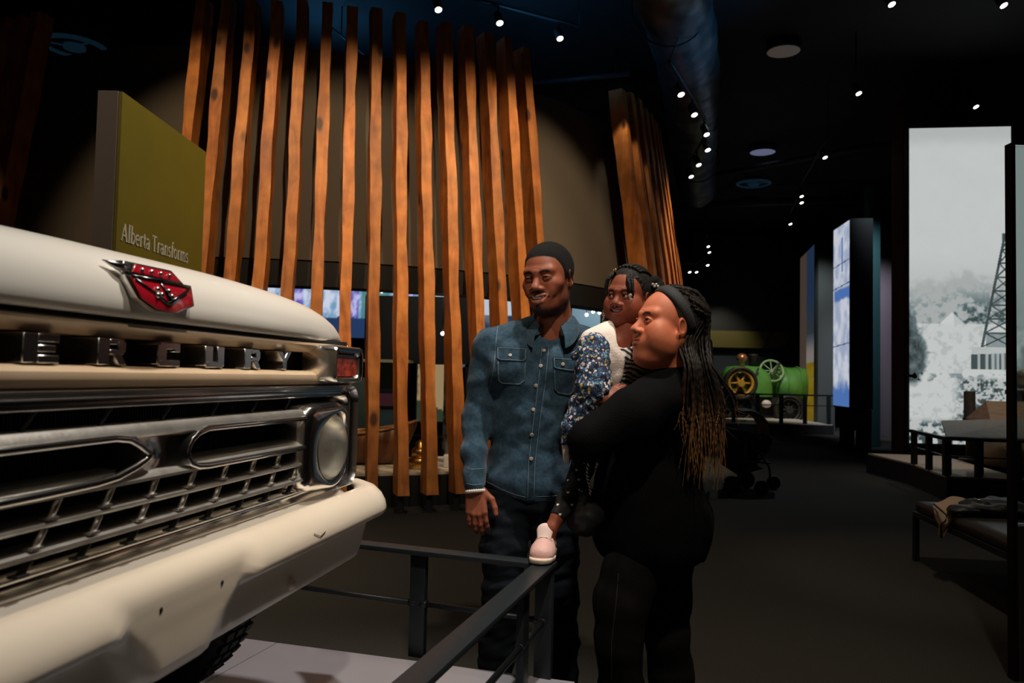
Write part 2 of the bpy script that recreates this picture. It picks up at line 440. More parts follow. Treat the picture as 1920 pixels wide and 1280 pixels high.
frame_screen('blue_display', 'pale blue display glowing behind the man and the child', 'screen', flat(at(1073, 560, Y)), flat(at(1126, 560, Y)), at(1100, 640, Y).z, at(1100, 552, Y).z, blue_panel, lit_print('blue_film', 0.8), nx=12, ny=12)
# black partition
p = at(786, 620, 11.4); z0, z1 = at(786, 681, 11.4).z, at(786, 556, 11.4).z
o = MB().box((p.x, p.y, (z0+z1)/2), (1.55, 0.1, z1-z0)); o.box((p.x-.7, p.y, z0/2), (.05, .05, z0)); o.box((p.x+.7, p.y, z0/2), (.05, .05, z0))
o = o.build('partition_screen', black); tag(o, 'black partition screen on two posts inside the pavilion', 'partition')
# teal cabinet with pink label
teal = mat('teal_paint', (0.085, 0.16, 0.175), 0.5); pinkp = mat('pink_paper', (0.30, 0.10, 0.17), 0.6); cream = mat('cream_board', (0.62, 0.52, 0.33), 0.6)
Yc = 11.0
p = at(715, 760, Yc)
t = thing('teal_cabinet', 'teal display cabinet with a pink label band between slats', 'cabinet', (p.x, p.y, 0))
MB().box((p.x, p.y, 0.74), (0.42, 0.3, 1.44)).build('body', teal, t, bevel=.01)
MB().box((p.x+.02, p.y-.16, at(715, 748, Yc).z), (0.34, 0.03, 0.17)).build('label_band', pinkp, t)
MB().box((p.x+.02, p.y-.155, at(715, 735, Yc).z+.03), (0.44, 0.02, 0.06)).build('upper_band', mat('navy_band', (.02, .03, .06), .5), t)
MB().box((p.x+.1, p.y-.1, 1.47), (0.62, 0.5, 0.04)).build('top', cream, t)
p = at(668, 710, 10.6)
o = MB().box((p.x, p.y, 0.62), (0.32, 0.25, 1.24)); o = o.build('sage_plinth', mat('sage_paint', (0.10, 0.16, 0.13), .6), bevel=.01); tag(o, 'sage green plinth glimpsed beside the marker lamp', 'plinth')
def map_fn(u, v):
    n = fbm(u*9, v*14, 4, 21); c = mixc(s2l((206, 176, 128)), s2l((150, 120, 90)), smooth(.5, .75, n)*(u < .45))
    return np.where(((v < .38-.25*u))[:, None], np.array(s2l((62, 78, 58)))[None], c)
Y = 10.9
t = frame_screen('tan_map_board', 'cream and green map board between two timber slats', 'board', flat(at(782, 740, Y)), flat(at(852, 740, Y)), at(810, 790, Y).z, at(810, 683, Y).z, map_fn, lit_print('map_glow', 0.45), nx=24, ny=34)  # glow put into the print in place of lamplight on the board
# bark post
Yb = 10.6; p = at(846, 700, Yb)
o = MB().lathe((p.x, p.y, 0), [(.1, 0), (.1, .25), (.095, 1), (.1, 1.6), (.098, at(846, 603, Yb).z), (.02, at(846, 602, Yb).z)], n=14)
o = o.build('birch_post', mat('birch_bark', (0.23, 0.20, 0.16), .8, var=((0.035, 0.03, 0.025), 7, .5, .58), bump=(.4, 9))); tag(o, 'mottled birch post standing between two timber slats', 'post')
# figure in a dark hat
Yf = 12.2; p = at(882, 690, Yf)
t = thing('mannequin', 'mannequin in black hat and dark coat behind the slats', 'mannequin', (p.x, p.y, 0))
zt = at(882, 641, Yf).z; zc = at(882, 685, Yf).z
m = MB(); m.lathe((p.x, p.y, 0), [(.17, .27), (.2, .7), (.15, 1.0), (.2, zc-.16), (.17, zc-.06), (.06, zc), (.055, zc+.06)], n=16); m.build('body', mat('dark_coat', (.012, .014, .014), .8), t)
m = MB(); m.sphere((p.x, p.y, zc+.14), (.075, .09, .11)); m.build('head', mat('mannequin_face', (.16, .13, .10), .6), t)
m = MB(); m.lathe((p.x, p.y, 0), [(.16, zt-.16), (.165, zt-.15), (.1, zt-.14), (.095, zt-.02), (.05, zt)], n=18); m.build('hat', black, t)
m = MB(); m.lathe((p.x, p.y-.02, 0), [(.08, zc-.12), (.12, zc-.1), (.075, zc+.02)], n=16); m.build('collar', mat('white_linen', (.5, .46, .38), .8), t)
MB().lathe((p.x, p.y, 0), [(.22, 0), (.22, .27), (.03, .28)], n=16).build('base', black, t)
# birch canoe
canoe_m = mat('canoe_bark', (0.16, 0.062, 0.024), .5, var=((0.08, 0.03, 0.014), 5, .35, .65)); gun_m = mat('canoe_gunwale', (0.36, 0.17, 0.06), .5)
ce = at(782, 800, 8.7); cs = ce+Vector((-2.6, -.35, 0)); ce.z = 0; cs.z = 0
t = thing('canoe', 'brown birch bark canoe lying on the pavilion shelf', 'canoe', ((ce+cs)/2)+Vector((0, 0, .326)))
R = []; gl = [[], []]
d = (ce-cs); ln = d.length; d.normalize(); sd = Vector((-d.y, d.x, 0))
zc0 = 0.326; zmid = at(690, 813, 8.6).z; zend = at(772, 788, 8.7).z
for i in range(25):
    q = i/24; s = abs(2*q-1); w = 0.36*(1-s**2.6)+.004; keel = zc0+0.42*max(0, (s-.72)/.28)**3; rim = zmid+(zend-zmid)*s**3
    c = cs+d*(ln*(q+0)); ring = []
    for j in range(11):
        a = -1+2*j/10; ring.append(c+sd*(w*math.copysign(abs(a)**.6, a))+Vector((0, 0, keel+(rim-keel)*abs(a)**2.2)))
    R.append(ring); gl[0].append(ring[0]); gl[1].append(ring[-1])
m = MB(); m.rings(R, False, False, True)
o = m.build('hull', canoe_m, t); mod = o.modifiers.new('s', 'SOLIDIFY'); mod.thickness = .012
for g in gl: MB().tube(g, .014, 6).build('gunwale', gun_m, t)
# stacked brass weights
brass = mat('aged_brass', (.55, .33, .10), .3, 1.0)
p = at(789, 868, 8.3)
t = thing('brass_kettle', 'tiered brass vessel on the shelf by the canoe tip', 'vessel', (p.x, p.y, .326))
MB().lathe((p.x, p.y, .326), [(.13, 0), (.13, .10), (.11, .115), (.10, .12)], n=20).build('base', brass, t)
MB().lathe((p.x, p.y, .326), [(.1, .12), (.1, .19), (.08, .21), (.06, .22), (.055, .27), (.03, .29)], n=20).build('lid', brass, t)
p = at(850, 874, 8.5)
o = MB().box((p.x, p.y, .392), (.20, .15, .13)).build('white_box', mat('white_card', (.55, .55, .57), .5), bevel=.008); tag(o, 'small white box on the shelf near the denim shirt', 'box')
p = at(880, 835, 10.3)
# lamps strung under the soffit
glow = mat('lamp_glow', (1, .9, .72), .4, emit=9.0)
glow_dim = mat('lamp_glow_dim', (1, .92, .8), .4, emit=2.2)
for i, (x, y) in enumerate(((600, 537), (629, 535), (722, 543), (818, 547), (830, 546), (873, 551), (716, 546), (683, 541), (960, 558), (830, 625), (1112, 584), (1124, 586), (1133, 575), (1100, 590), (548, 532))):
    Yl = 12.4 if y < 600 else 10.4
    if x > 1090: Yl = 12.2
    p = at(x, y, Yl)
    m = MB(); m.sphere(p, .026, 10, 6)
    t = thing('pin_lamp', 'small glowing pin lamp beside the pale blue display by the child' if x > 1090 else 'small glowing pin lamp under the black soffit behind the slats', 'lamp', p, 0, 'pin lamps by the blue display' if x > 1090 else 'pin lamps in the pavilion')
    m.build('bulb', glow, t)
    MB().tube([p+Vector((0, 0, .024)), p+Vector((0, 0, 2.3-p.z if p.z < 2.1 else .3))], .006, 6).build('stem', black, t)

# ------------------------------------------------------------------ olive sign slab with lettering
olive = mat('olive_panel', (0.225, 0.185, 0.012), 0.55, var=((0.20, 0.165, 0.012), 3, .3, .7), bump=(.04, 500))
taupe = mat('taupe_edge', (0.20, 0.155, 0.125), 0.7, bump=(.05, 400))
pA = at(228, 170, 4.5); pB = at(386, 290, 5.75)
sx = -2.205
ds = Vector((pB.x-pA.x, pB.y-pA.y, 0)); Ls = ds.length; ds.normalize(); ns = Vector((ds.y, -ds.x, 0))
t = thing('sign_slab', 'upright olive slab sign with white serif lettering beyond the truck', 'sign', (pA.x, pA.y, 0))
ZS = pA.z
b0 = Vector((pA.x, pA.y, 0)); 
m = MB(); m.prism([b0-ns*.02, b0+ds*Ls-ns*.02, b0+ds*Ls-ns*.135, b0-ns*.135], (0, 0, ZS)); m.build('body', taupe, t)
m = MB(); m.prism([b0+ds*.012-ns*.02, b0+ds*Ls-ns*.02, b0+ds*Ls, b0+ds*.012], (0, 0, ZS)); m.build('face', olive, t)
white_ink = mat('white_lettering', (0.72, 0.69, 0.60), .5)
# serif letters drawn as pen strokes: (x, y) in units of the x-height, thick and thin
def arc(cx, cy, rx, ry, a0, a1, n=10): return [(cx+rx*math.cos(math.radians(a0+(a1-a0)*i/n)), cy+ry*math.sin(math.radians(a0+(a1-a0)*i/n))) for i in range(n+1)]
TH, TN = 0.31, 0.16
def serif(x, y, w=.34): return ([(x-w/2, y), (x+w/2, y)], .07)
GL = {
 'A': (1.25, [([(.12, 0), (.6, 1.5)], TN), ([(.6, 1.5), (1.08, 0)], TH), ([(.3, .5), (.92, .5)], TN), serif(.12, .03), serif(1.08, .03, .42)]),
 'l': (.5, [([(.25, 0), (.25, 1.6)], TH), serif(.25, .03, .46), ([(.05, 1.56), (.25, 1.58)], .08)]),
 'b': (1.0, [([(.25, 0), (.25, 1.6)], TH), ([(.05, 1.56), (.25, 1.58)], .08), (arc(.5, .5, .34, .46, 130, -130), .17)]),
 'e': (.85, [(arc(.45, .5, .34, .46, 10, 310, 14), .15), ([(.12, .54), (.78, .54)], TN)]),
 'r': (.72, [([(.25, 0), (.25, .98)], TH), serif(.25, .03, .46), ([(.06, .94), (.25, .96)], .08), (arc(.52, .66, .26, .3, 170, 60, 6), .13)]),
 't': (.6, [([(.28, .25), (.28, 1.3)], TH), (arc(.46, .24, .18, .2, 180, 300, 6), .13), ([(.05, .95), (.56, .95)], TN)]),
 'a': (.88, [(arc(.42, .68, .28, .28, 150, 0, 8), .14), ([(.66, .7), (.66, .1), (.82, .05)], TH), (arc(.4, .28, .26, .25, 60, 330, 10), .14)]),
 'T': (1.2, [([(.6, 0), (.6, 1.5)], TH), ([(.08, 1.45), (1.12, 1.45)], .12), serif(.6, .03, .5), ([(.1, 1.45), (.1, 1.12)], .08), ([(1.1, 1.45), (1.1, 1.12)], .08)]),
 'n': (1.0, [([(.25, 0), (.25, .98)], TH), serif(.25, .03, .44), ([(.06, .94), (.25, .96)], .08), (arc(.5, .62, .27, .34, 165, 0, 8)+[(.77, 0)], .16), serif(.77, .03, .42)]),
 's': (.72, [(arc(.37, .72, .22, .23, 40, 250, 8)+arc(.36, .27, .24, .24, 80, -150, 9), .14)]),
 'f': (.62, [([(.27, 0), (.27, 1.25)], TH), serif(.27, .03, .46), (arc(.47, 1.28, .2, .26, 180, 50, 7), .13), ([(.05, .95), (.58, .95)], TN)]),
 'o': (.9, [(arc(.45, .49, .33, .45, 0, 360, 18), .15)]),
 'm': (1.5, [([(.25, 0), (.25, .98)], TH), serif(.25, .03, .4), ([(.06, .94), (.25, .96)], .08), (arc(.5, .62, .25, .34, 165, 0, 8)+[(.75, 0)], .15), serif(.75, .03, .36), (arc(1.0, .62, .25, .34, 165, 0, 8)+[(1.25, 0)], .15), serif(1.25, .03, .4)]),
 ' ': (.36, [])}
def write(text, o, xv, yv, nv, m, h, parent, squeeze=.78, name='lettering'):
    """raised serif lettering, joined as one part"""
    M = MB(); pen = 0.0
    for ch in text:
        w, strokes = GL[ch]
        for si_, (pts, th) in enumerate(strokes):
            L2 = []; R2 = []
            for i, (x, y) in enumerate(pts):
                a = pts[max(0, i-1)]; b = pts[min(len(pts)-1, i+1)]; dx, dy = b[0]-a[0], b[1]-a[1]; q = math.hypot(dx, dy) or 1
                nx, ny = -dy/q*th/2, dx/q*th/2
                L2.append((x+nx, y+ny)); R2.append((x-nx, y-ny))
            def W(p, k): return Vector(o)+Vector(xv)*((pen+p[0]*squeeze)*h)+Vector(yv)*(p[1]*h)+Vector(nv)*(k+si_*.00015)
            rr = [[W(l, 0), W(r_, 0), W(r_, .004), W(l, .004)] for l, r_ in zip(L2, R2)]
            M.rings(rr, True, True, False)
        pen += w*squeeze
    M.build(name, m, parent); return pen*h
tb = at(226, 446, 4.56); tb = b0+ds*0.06+Vector((0, 0, tb.z-.012))
write('Alberta Transforms', tb, ds, Vector((0, 0, 1)), ns, white_ink, .066, t, squeeze=.945)

# ------------------------------------------------------------------ right-hand side of the hall
def slab(name, label, cat, px0, px1, pz0, pz1, Y, thick, m, z0=None, group=None):
    a = at(px0, (pz0+pz1)/2, Y); b = at(px1, (pz0+pz1)/2, Y); zt_ = at((px0+px1)/2, pz0, Y).z; zb_ = at((px0+px1)/2, pz1, Y).z if z0 is None else z0
    o = MB().box(((a.x+b.x)/2, Y+thick/2, (zt_+zb_)/2), (abs(b.x-a.x), thick, zt_-zb_)).build(name, m, bevel=.01); return tag(o, label, cat, group)
lav = mat('lavender_wall', (.110, .094, .112), .8); teal2 = mat('dark_teal_panel', (.025, .085, .100), .7); greyp = mat('grey_green_panel', (.085, .095, .090), .8)
brownp = mat('brown_column', (.035, .024, .014), .7)
slab('lavender_partition', 'lavender partition standing on the floor by the dark teal panel', 'partition', 1648, 1679, 447, 815, 19.6, .3, lav, 0.0)
slab('teal_partition', 'tall dark teal partition behind the blue picture screen', 'partition', 1629, 1651, 348, 803, 16.5, .25, teal2, 0.0)
slab('grey_partition', 'grey green partition left of the blue picture screen', 'partition', 1534, 1566, 448, 812, 21.0, .3, greyp, 0.0)
# mural wall with banded colours
def bands(u, v):
    n = fbm(u*4, v*60, 3, 5)
    c = mixc(s2l((58, 66, 70)), s2l((40, 62, 90)), smooth(.5, .75, v)); c = np.where(((v > .36) & (v < .52))[:, None], mixc(s2l((150, 140, 135)), s2l((70, 80, 95)), smooth(.40, .52, v)), c)
    c = np.where((v <= .36)[:, None], mixc(s2l((160, 128, 20)), s2l((120, 95, 18)), n), c)
    return np.where((u < .4)[:, None], np.array(s2l((86, 72, 62)))[None], c)
a = at(1500, 640, 24.5); b = at(1536, 640, 21.1); zt_ = at(1536, 448, 21.1).z
frame_screen('banded_mural', 'mural wall banded yellow and blue at the corridor end', 'mural', flat(a), flat(b), 0.02, zt_, bands, lit_print('banded_glow', .55), nx=20, ny=90, border=0)  # the mural's light is put in as a glow of its colours
# picture screen seen nearly edge on
def bluepic(u, v):
    n = fbm(u*5, v*16, 4, 31)
    c = mixc(s2l((160, 172, 200)), s2l((205, 210, 222)), smooth(.3, .7, n))
    blue = np.array(s2l((78, 116, 182)))
    k = (smooth(.19, .12, v+.08*n)+smooth(.02, .0, np.abs(v-.60-.03*n)-.022)*(u > .05)+smooth(.02, .0, np.abs(u-.55)-.03)*((v > .74) & (v < .93)))
    c = c*(1-np.clip(k, 0, 1)[:, None])+blue[None]*np.clip(k, 0, 1)[:, None]
    for q in (.33, .655, .78): c = np.where((np.abs(v-q-.012*u) < .003)[:, None], np.array(s2l((70, 78, 95)))[None], c)
    return c
p0, p1 = at(1563, 600, 16.1), at(1593, 600, 15.0)
zb = at(1593, 763, 15.0).z; zt_ = at(1593, 412, 15.0).z
d = flat(p1-p0); L_ = d.length; d.normalize(); n = Vector((d.y, -d.x, 0))
if n.x > 0: n = -n
t = thing('picture_screen', 'tall blue and white picture screen on black legs', 'screen', flat((p0+p1)/2))
q0 = flat(p0); q1 = flat(p1)
MB().prism([q0+Vector((0, 0, zb-.03)), q1+Vector((0, 0, zb-.03)), q1-n*.42+Vector((0, 0, zb-.03)), q0-n*.42+Vector((0, 0, zb-.03))], (0, 0, zt_-zb+.06)).build('case', black, t)
print_sheet('picture', Vector((p0.x, p0.y, zb))+n*.006, d*L_, Vector((0, 0, zt_-zb)), 24, 220, bluepic, SCREEN, t)
MB().prism([q0-n*.05+Vector((0, 0, .42)), q1-n*.05+Vector((0, 0, .42)), q1-n*.40+Vector((0, 0, .42)), q0-n*.40+Vector((0, 0, .42))], (0, 0, zb-.46)).build('skirt', mat('skirt_grey', (.02, .018, .016), .7), t)
for qq in (at(1588, 800, 15.7), at(1619, 800, 15.1)):
    MB().box((qq.x, qq.y, .225), (.26, .08, .45)).build('leg', black, t)
# tall backlit photograph of a timber derrick
def derrick(u, v):
    asp = 593/178.0; y = v*asp; x = u
    n = fbm(x*8, y*8, 5, 2); n2 = fbm(x*20+3, y*20, 5, 8); n3 = fbm(x*45, y*45, 3, 14)
    L_ = .53+.03*n-.10*smooth(.94, 1.0, v+.03*n)
    L_ = L_-(.04+.05*n)*smooth(.62, .48, v)
    top = .485+.035*fbm(x*7, x*0+3, 3, 41)+.03*np.exp(-((u-.55)/.16)**2)
    tr = smooth(.02, -.015, v-top+.05*(n2-.5))*smooth(.36, .385, v)
    L_ = L_*(1-tr)+tr*(.40-.34*smooth(.38, .68, n2)*smooth(.52, .40, v)*(.45+.55*smooth(.25, .55, u)))
    L_ = np.where(v <= .375, .55-.10*smooth(.5, .7, n2), L_)
    tent = smooth(.0, .004, .415-.30*np.abs(u-.42)-v)*smooth(.372, .378, v)*(np.abs(u-.42) < .12); L_ = L_*(1-tent)+tent*(.58-.1*(u > .44))
    bush = smooth(.05, -.03, u-.17*np.exp(-((v-.27)/.10)**2)-.12*(n2-.5))*smooth(.17, .20, v)*smooth(.46, .40, v); L_ = L_*(1-bush)+bush*(.03+.22*n2*n2)
    L_ = np.where((v < .22) & (v > .19+.03*u), L_-.2*smooth(.5, .6, n2), L_)
    rocks = smooth(.42, .55, u+1.2*(.12-v)*(v < .12)+.1*(n-.5))*smooth(.225, .205, v+.02*n); L_ = L_*(1-rocks)+rocks*(.46-.40*smooth(.42, .58, .5*n2+.5*n3))
    shr = smooth(.085, .06, v+.03*(n2-.5)); L_ = L_*(1-shr)+shr*(.48-.42*smooth(.40, .58, n2))
    def seg(x0, y0, x1, y1, w):
        dx, dy = x1-x0, (y1-y0)*asp; q = np.clip(((u-x0)*dx+(v-y0)*asp*dy)/(dx*dx+dy*dy), 0, 1)
        return np.hypot(u-x0-q*dx, (v-y0)*asp-q*dy) < w
    dk = seg(.71, .305, .935, .655, .013) | seg(1.0, .30, .985, .655, .018)
    K = 8
    for i in range(K):
        q0, q1 = i/K, (i+1)/K
        l0 = (.71+.225*q0, .305+.35*q0); l1 = (.71+.225*q1, .305+.35*q1); r0 = (1.0, .305+.35*q0); r1 = (.998, .305+.35*q1)
        dk |= seg(*l0, *r1, .007) | seg(*r0, *l1, .007) | seg(*l1, *r1, .008)
    dk |= (u > .91) & (v > .64) & (v < .662); dk |= seg(.97, .66, .97, .70, .005)
    L_ = np.where(dk, .035+.06*n, L_)
    base = (u > .75) & (v > .295) & (v < .345) & (u < .99); L_ = np.where(base, L_*(.25+.5*n2), L_)
    hut = (u > .60) & (v > .234) & (v < .272+.015*u) & (u < .94); L_ = np.where(hut, .07+.30*smooth(.42, .6, fbm(u*44, v*4, 2, 6)), L_)
    hutr = (u > .61) & (v >= .272+.015*u) & (v < .305) & (u < .95); L_ = np.where(hutr, .40+.1*n, L_)
    d_ = smooth(.45, .1, L_)
    return np.stack([L_*(.95-.22*d_), L_*1.0, L_*(.985+.05*d_)], 1)
YP = 12.0
pa, pb_ = at(1711, 500, YP), at(1889, 500, YP)
zt_, zb = at(1800, 239, YP).z, at(1760, 832, YP).z
t = frame_screen('derrick_photo_panel', 'tall backlit grey photograph of a wooden oil derrick', 'photo panel', Vector((pa.x, YP+.10, 0)), Vector((pb_.x, YP-.10, 0)), zb, zt_, derrick, BACKLIT, depth=.12, nx=170, ny=560, border=.03)
MB().box(((pa.x+pb_.x)/2, YP+.2, zb/2), (pb_.x-pa.x, .1, zb-.05)).build('stand', black, t)
def haze(u, v):
    n = fbm(u*6, v*22, 4, 12); L_ = .40-.12*smooth(.55, .45, v)*n
    L_ = np.where((v < .40), .22+.25*smooth(.35, .65, n), L_); L_ = np.where((v < .2) & (np.abs((v*40) % 1-.5) < .2), .05+.1*n, L_)
    return np.stack([L_*.86, L_, L_*.95], 1)
pc_, pd_ = at(1899, 500, 11.2), at(2020, 500, 11.2)
t = frame_screen('street_photo_panel', 'backlit greenish photograph panel behind the glass pane', 'photo panel', flat(pc_), flat(pd_), at(1900, 840, 11.2).z, at(1900, 272, 11.2).z, haze, BACKLIT, depth=.12, nx=60, ny=240)
o = MB().box((at(1700, 600, 12.4).x, 12.5, 2.9), (at(1712, 600, 12.4).x-at(1688, 600, 12.4).x, .4, 5.8)).build('brown_column', brownp, bevel=.01); tag(o, 'tall dark brown column beside the derrick photograph', 'column')
o = MB().box((at(1770, 120, 13.4).x, 13.5, 5.775), (.95, .5, 1.05)).build('bulkhead_box', brownp, bevel=.01); tag(o, 'dim brown bulkhead box hanging above the derrick photograph', 'bulkhead')
# low show platform with rail, reading desk, pump and hut model
plat_m = mat('pale_platform_top', (.42, .33, .25), .7)
pA_ = atz(1706, 868, .28); pB_ = atz(1775, 893, .28); pC_ = atz(1930, 900, .28)
t = thing('exhibit_platform', 'low black edged platform with pale top below the derrick photograph', 'platform', (pB_.x, pB_.y, 0))
outl = [pA_, pB_, pC_, Vector((pC_.x+.6, 11.6, .28)), Vector((pA_.x+.05, 11.8, .28))]
MB().prism([Vector((p.x, p.y, 0)) for p in outl], (0, 0, .26)).build('base', black, t)
ci = sum(outl, Vector())/5
MB().prism([Vector((p.x+(ci.x-p.x)*.03, p.y+(ci.y-p.y)*.03, .261)) for p in outl], (0, 0, .02)).build('deck', plat_m, t)
t = thing('platform_rail', 'black post rail around the pale platform by the derrick photograph', 'railing', (pB_.x, pB_.y, .281))
corner = [pA_.lerp(ci, .05), pB_.lerp(ci, .05), pC_.lerp(ci, .05)]
for f in (.1, .55, 1.0):
    q = corner[0].lerp(corner[1], f); MB().box((q.x, q.y, .281+.2), (.06, .06, .40)).build('post', black_metal, t)
for f in (.42, .92):
    q = corner[1].lerp(corner[2], f); MB().box((q.x, q.y, .281+.2), (.06, .06, .40)).build('post', black_metal, t)
for zz, th in ((.70, .04), (.5, .016)):
    m = MB(); m.beam(corner[0]+Vector((0, 0, zz-.281)), corner[1]+Vector((0, 0, zz-.281)), .05 if th > .03 else .016, th, ext=.02); m.beam(corner[1]+Vector((0, 0, zz-.281)), corner[2]+Vector((0, 0, zz-.281)), .05 if th > .03 else .016, th, ext=.02); m.build('rail_bar', black_metal, t)
desk_m = mat('desk_print', (.20, .165, .13), .5, var=((.11, .09, .075), 14, .55, .62, 2, (1, 6, 6)))
Yd = 9.4
c4 = [at(1765, 788, 9.7), at(1935, 784, 9.7), at(1935, 822, 9.0), at(1775, 818, 9.0)]
t = thing('reading_desk', 'sloped reading desk with printed label on black posts', 'desk', (c4[3].x, c4[3].y, .283))
MB().prism(c4, (0, 0, -.03)).build('label_board', desk_m, t)
for (x, y, Yq) in ((1778, 818, 9.15), (1838, 820, 9.15), (1900, 820, 9.15)):
    q = at(x, y, Yq); MB().box((q.x, q.y, (q.z-.03+.283)/2), (.05, .05, q.z-.03-.283)).build('leg', black_metal, t)
q = at(1818, 780, 10.9)
t = thing('well_head_post', 'dark brown cylinder casing standing on the platform', 'casing', (q.x, q.y, .281))
zt_ = at(1818, 733, 10.9).z; zm = at(1818, 783, 10.9).z
rust = mat('rusty_iron', (.045, .026, .016), .7, var=((.02, .013, .01), 12, .4, .6))
MB().lathe((q.x, q.y, 0), [(.05, .281), (.05, zm-.06), (.085, zm-.05), (.085, zm), (.072, zm+.01), (.072, zt_-.01), (.06, zt_)], n=20).build('casing', rust, t)
MB().lathe((q.x, q.y, 0), [(.14, .281), (.14, .31), (.06, .32)], n=20).build('base', rust, t)
wood_pale = mat('pale_crate_wood', (.42, .28, .18), .6, var=((.30, .19, .12), 6, .3, .7, 4, (1, 1, 8)))
q0, q1 = at(1846, 795, 10.3), at(1950, 795, 10.3); zt_ = at(1870, 752, 10.3).z; zb = at(1870, 788, 10.3).z
t = thing('model_shed', 'pale wooden model shed with pitched roof on round plinth', 'model', ((q0.x+q1.x)/2, 10.4, .281))
m = MB(); m.prism([Vector((q0.x, 10.15, zb-.12)), Vector((q1.x, 10.15, zb-.12)), Vector((q1.x, 10.15, zb)), Vector((q0.x, 10.15, zb))], (0, .5, 0)); m.build('wall', wood_pale, t)
m = MB(); m.prism([Vector((q0.x-.03, 10.12, zb)), Vector((q0.x-.03, 10.68, zb)), Vector((q0.x+.08, 10.4, zt_))], (q1.x-q0.x, 0, 0)); m.build('roof', wood_pale, t)
MB().lathe(((q0.x+q1.x)/2, 10.4, 0), [(.34, .281), (.34, zb-.12), (.02, zb-.115)], n=28).build('plinth', mat('cream_plinth', (.36, .31, .22), .6), t)
# lantern shelf glimpsed behind the glass
q = at(1912, 770, 10.9)
t = thing('lantern_shelf', 'dark shelf with a small lamp behind the glass pane', 'shelf', (q.x, q.y, .281))
MB().box((q.x+.25, q.y, at(1912, 735, 10.9).z), (.72, .3, .06)).build('shelf_board', mat('red_brown_wood', (.07, .03, .02), .6), t)
MB().box((q.x+.25, q.y, at(1912, 735, 10.9).z/2+.1), (.6, .25, at(1912, 735, 10.9).z-.25)).build('base', black, t)
m = MB(); m.lathe((q.x, q.y-.05, at(1912, 733, 10.9).z), [(.08, .03), (.09, .1), (.07, .2), (.09, .25), (.02, .3)], n=14); m.build('lantern', mat('frosted_lamp', (.4, .42, .36), .3), t)
# glass screen edge in front of it all
q = at(1896, 900, 3.6)
glass = mat('smoked_glass', (.55, .6, .6), .03, trans=1.0, spec=.5)
t = thing('glass_partition', 'tall dark framed glass pane rising from the carpet beside the bench', 'glass pane', (q.x, q.y, 0))
zt_ = at(1897, 270, 3.6).z
MB().box((q.x+.004, q.y, zt_/2), (.018, .05, zt_)).build('frame_post', mat('frame_black', (.002, .0025, .003), .6, spec=.1), t)
MB().box((q.x+.36, q.y, .68+(zt_-.68)/2), (.70, .012, zt_-.70)).build('pane', glass, t)
MB().box((q.x+.36, q.y, .34), (.70, .04, .68)).build('base_panel', black, t)
# bench
bl = [Vector((3.02, 5.95)), Vector((2.80, 4.35)), Vector((3.62, 4.25)), Vector((3.85, 5.85))]
t = thing('bench', 'low black bench with a dark padded seat beside the glass pane', 'bench', (3.3, 5.1, 0))
leather = mat('dark_leather', (.030, .027, .022), .45, bump=(.1, 60))
R = []
cxy = sum(bl, Vector((0, 0)))/4
for sc_, z in ((.97, .36), (1.0, .375), (1.0, .42), (.97, .44), (.8, .447), (.3, .45)):
    ring = []
    for i in range(4):
        a, b = bl[i], bl[(i+1) % 4]
        for k in range(6): p = cxy+(a.lerp(b, k/6)-cxy)*sc_; ring.append(Vector((p.x, p.y, z)))
    R.append(ring)
MB().rings(R).build('seat_pad', leather, t)
m = MB()
for i in range(4): m.beam(Vector((*bl[i], .345)), Vector((*bl[(i+1) % 4], .345)), .035, .035, ext=.015)
m.build('frame', black_metal, t)
for i in range(4): MB().box((bl[i].x, bl[i].y, .165), (.035, .035, .33)).build('leg', black_metal, t)
# ------------------------------------------------------------------ show platform and barrier in front
PZ = 0.39
RZ = 0.735
K = atz(1022, 1054, RZ); K2 = atz(775, 1272, RZ); K3 = atz(705, 1019, RZ)
dn = (K2-K).normalized()
df = (K3-K).normalized()
print('rail angle', math.degrees(dn.angle(df)), K, K2, K3, dn, df)
plat_white = mat('platform_white_laminate', (.22, .22, .25), .34, var=((.19, .19, .22), 3, .3, .7))
seam_m = mat('platform_seam', (.03, .03, .03), .8)
e0 = atz(480, 1199, PZ); e1 = atz(868, 1250, PZ)
de = (e1-e0).normalized(); dw = Vector((-de.y, de.x, 0))
if dw.y > 0: dw = -dw
e1 = K+de*0.10; e1 = Vector((e1.x, e1.y, PZ)); 
e1 = e0+de*((e1-e0).dot(de))
print('plat', e0, e1, de, dw)
t = thing('show_platform', 'raised white topped platform that carries the cream truck', 'platform', (e1.x-1.5, e1.y-1.5, 0))
far = e0+de*(-4.0)
m = MB(); base = [far, e1, e1+dw*5.0, far+dw*5.0]
m.prism([Vector((p.x, p.y, 0)) for p in base], (0, 0, PZ-.022)); m.build('base', black, t)
LX = (e1-far).length; nxp = 5; nyp = 4
for i in range(nxp):
    for j in range(nyp):
        a = far+de*(LX*i/nxp+.0015)+dw*(5.0*j/nyp+.0015); w = LX/nxp-.003; h = 5.0/nyp-.003
        m = MB(); q = [a, a+de*w, a+de*w+dw*h, a+dw*h]
        m.prism([Vector((p.x, p.y, PZ-.022)) for p in q], (0, 0, .022)); m.build('floor_panel', plat_white, t)
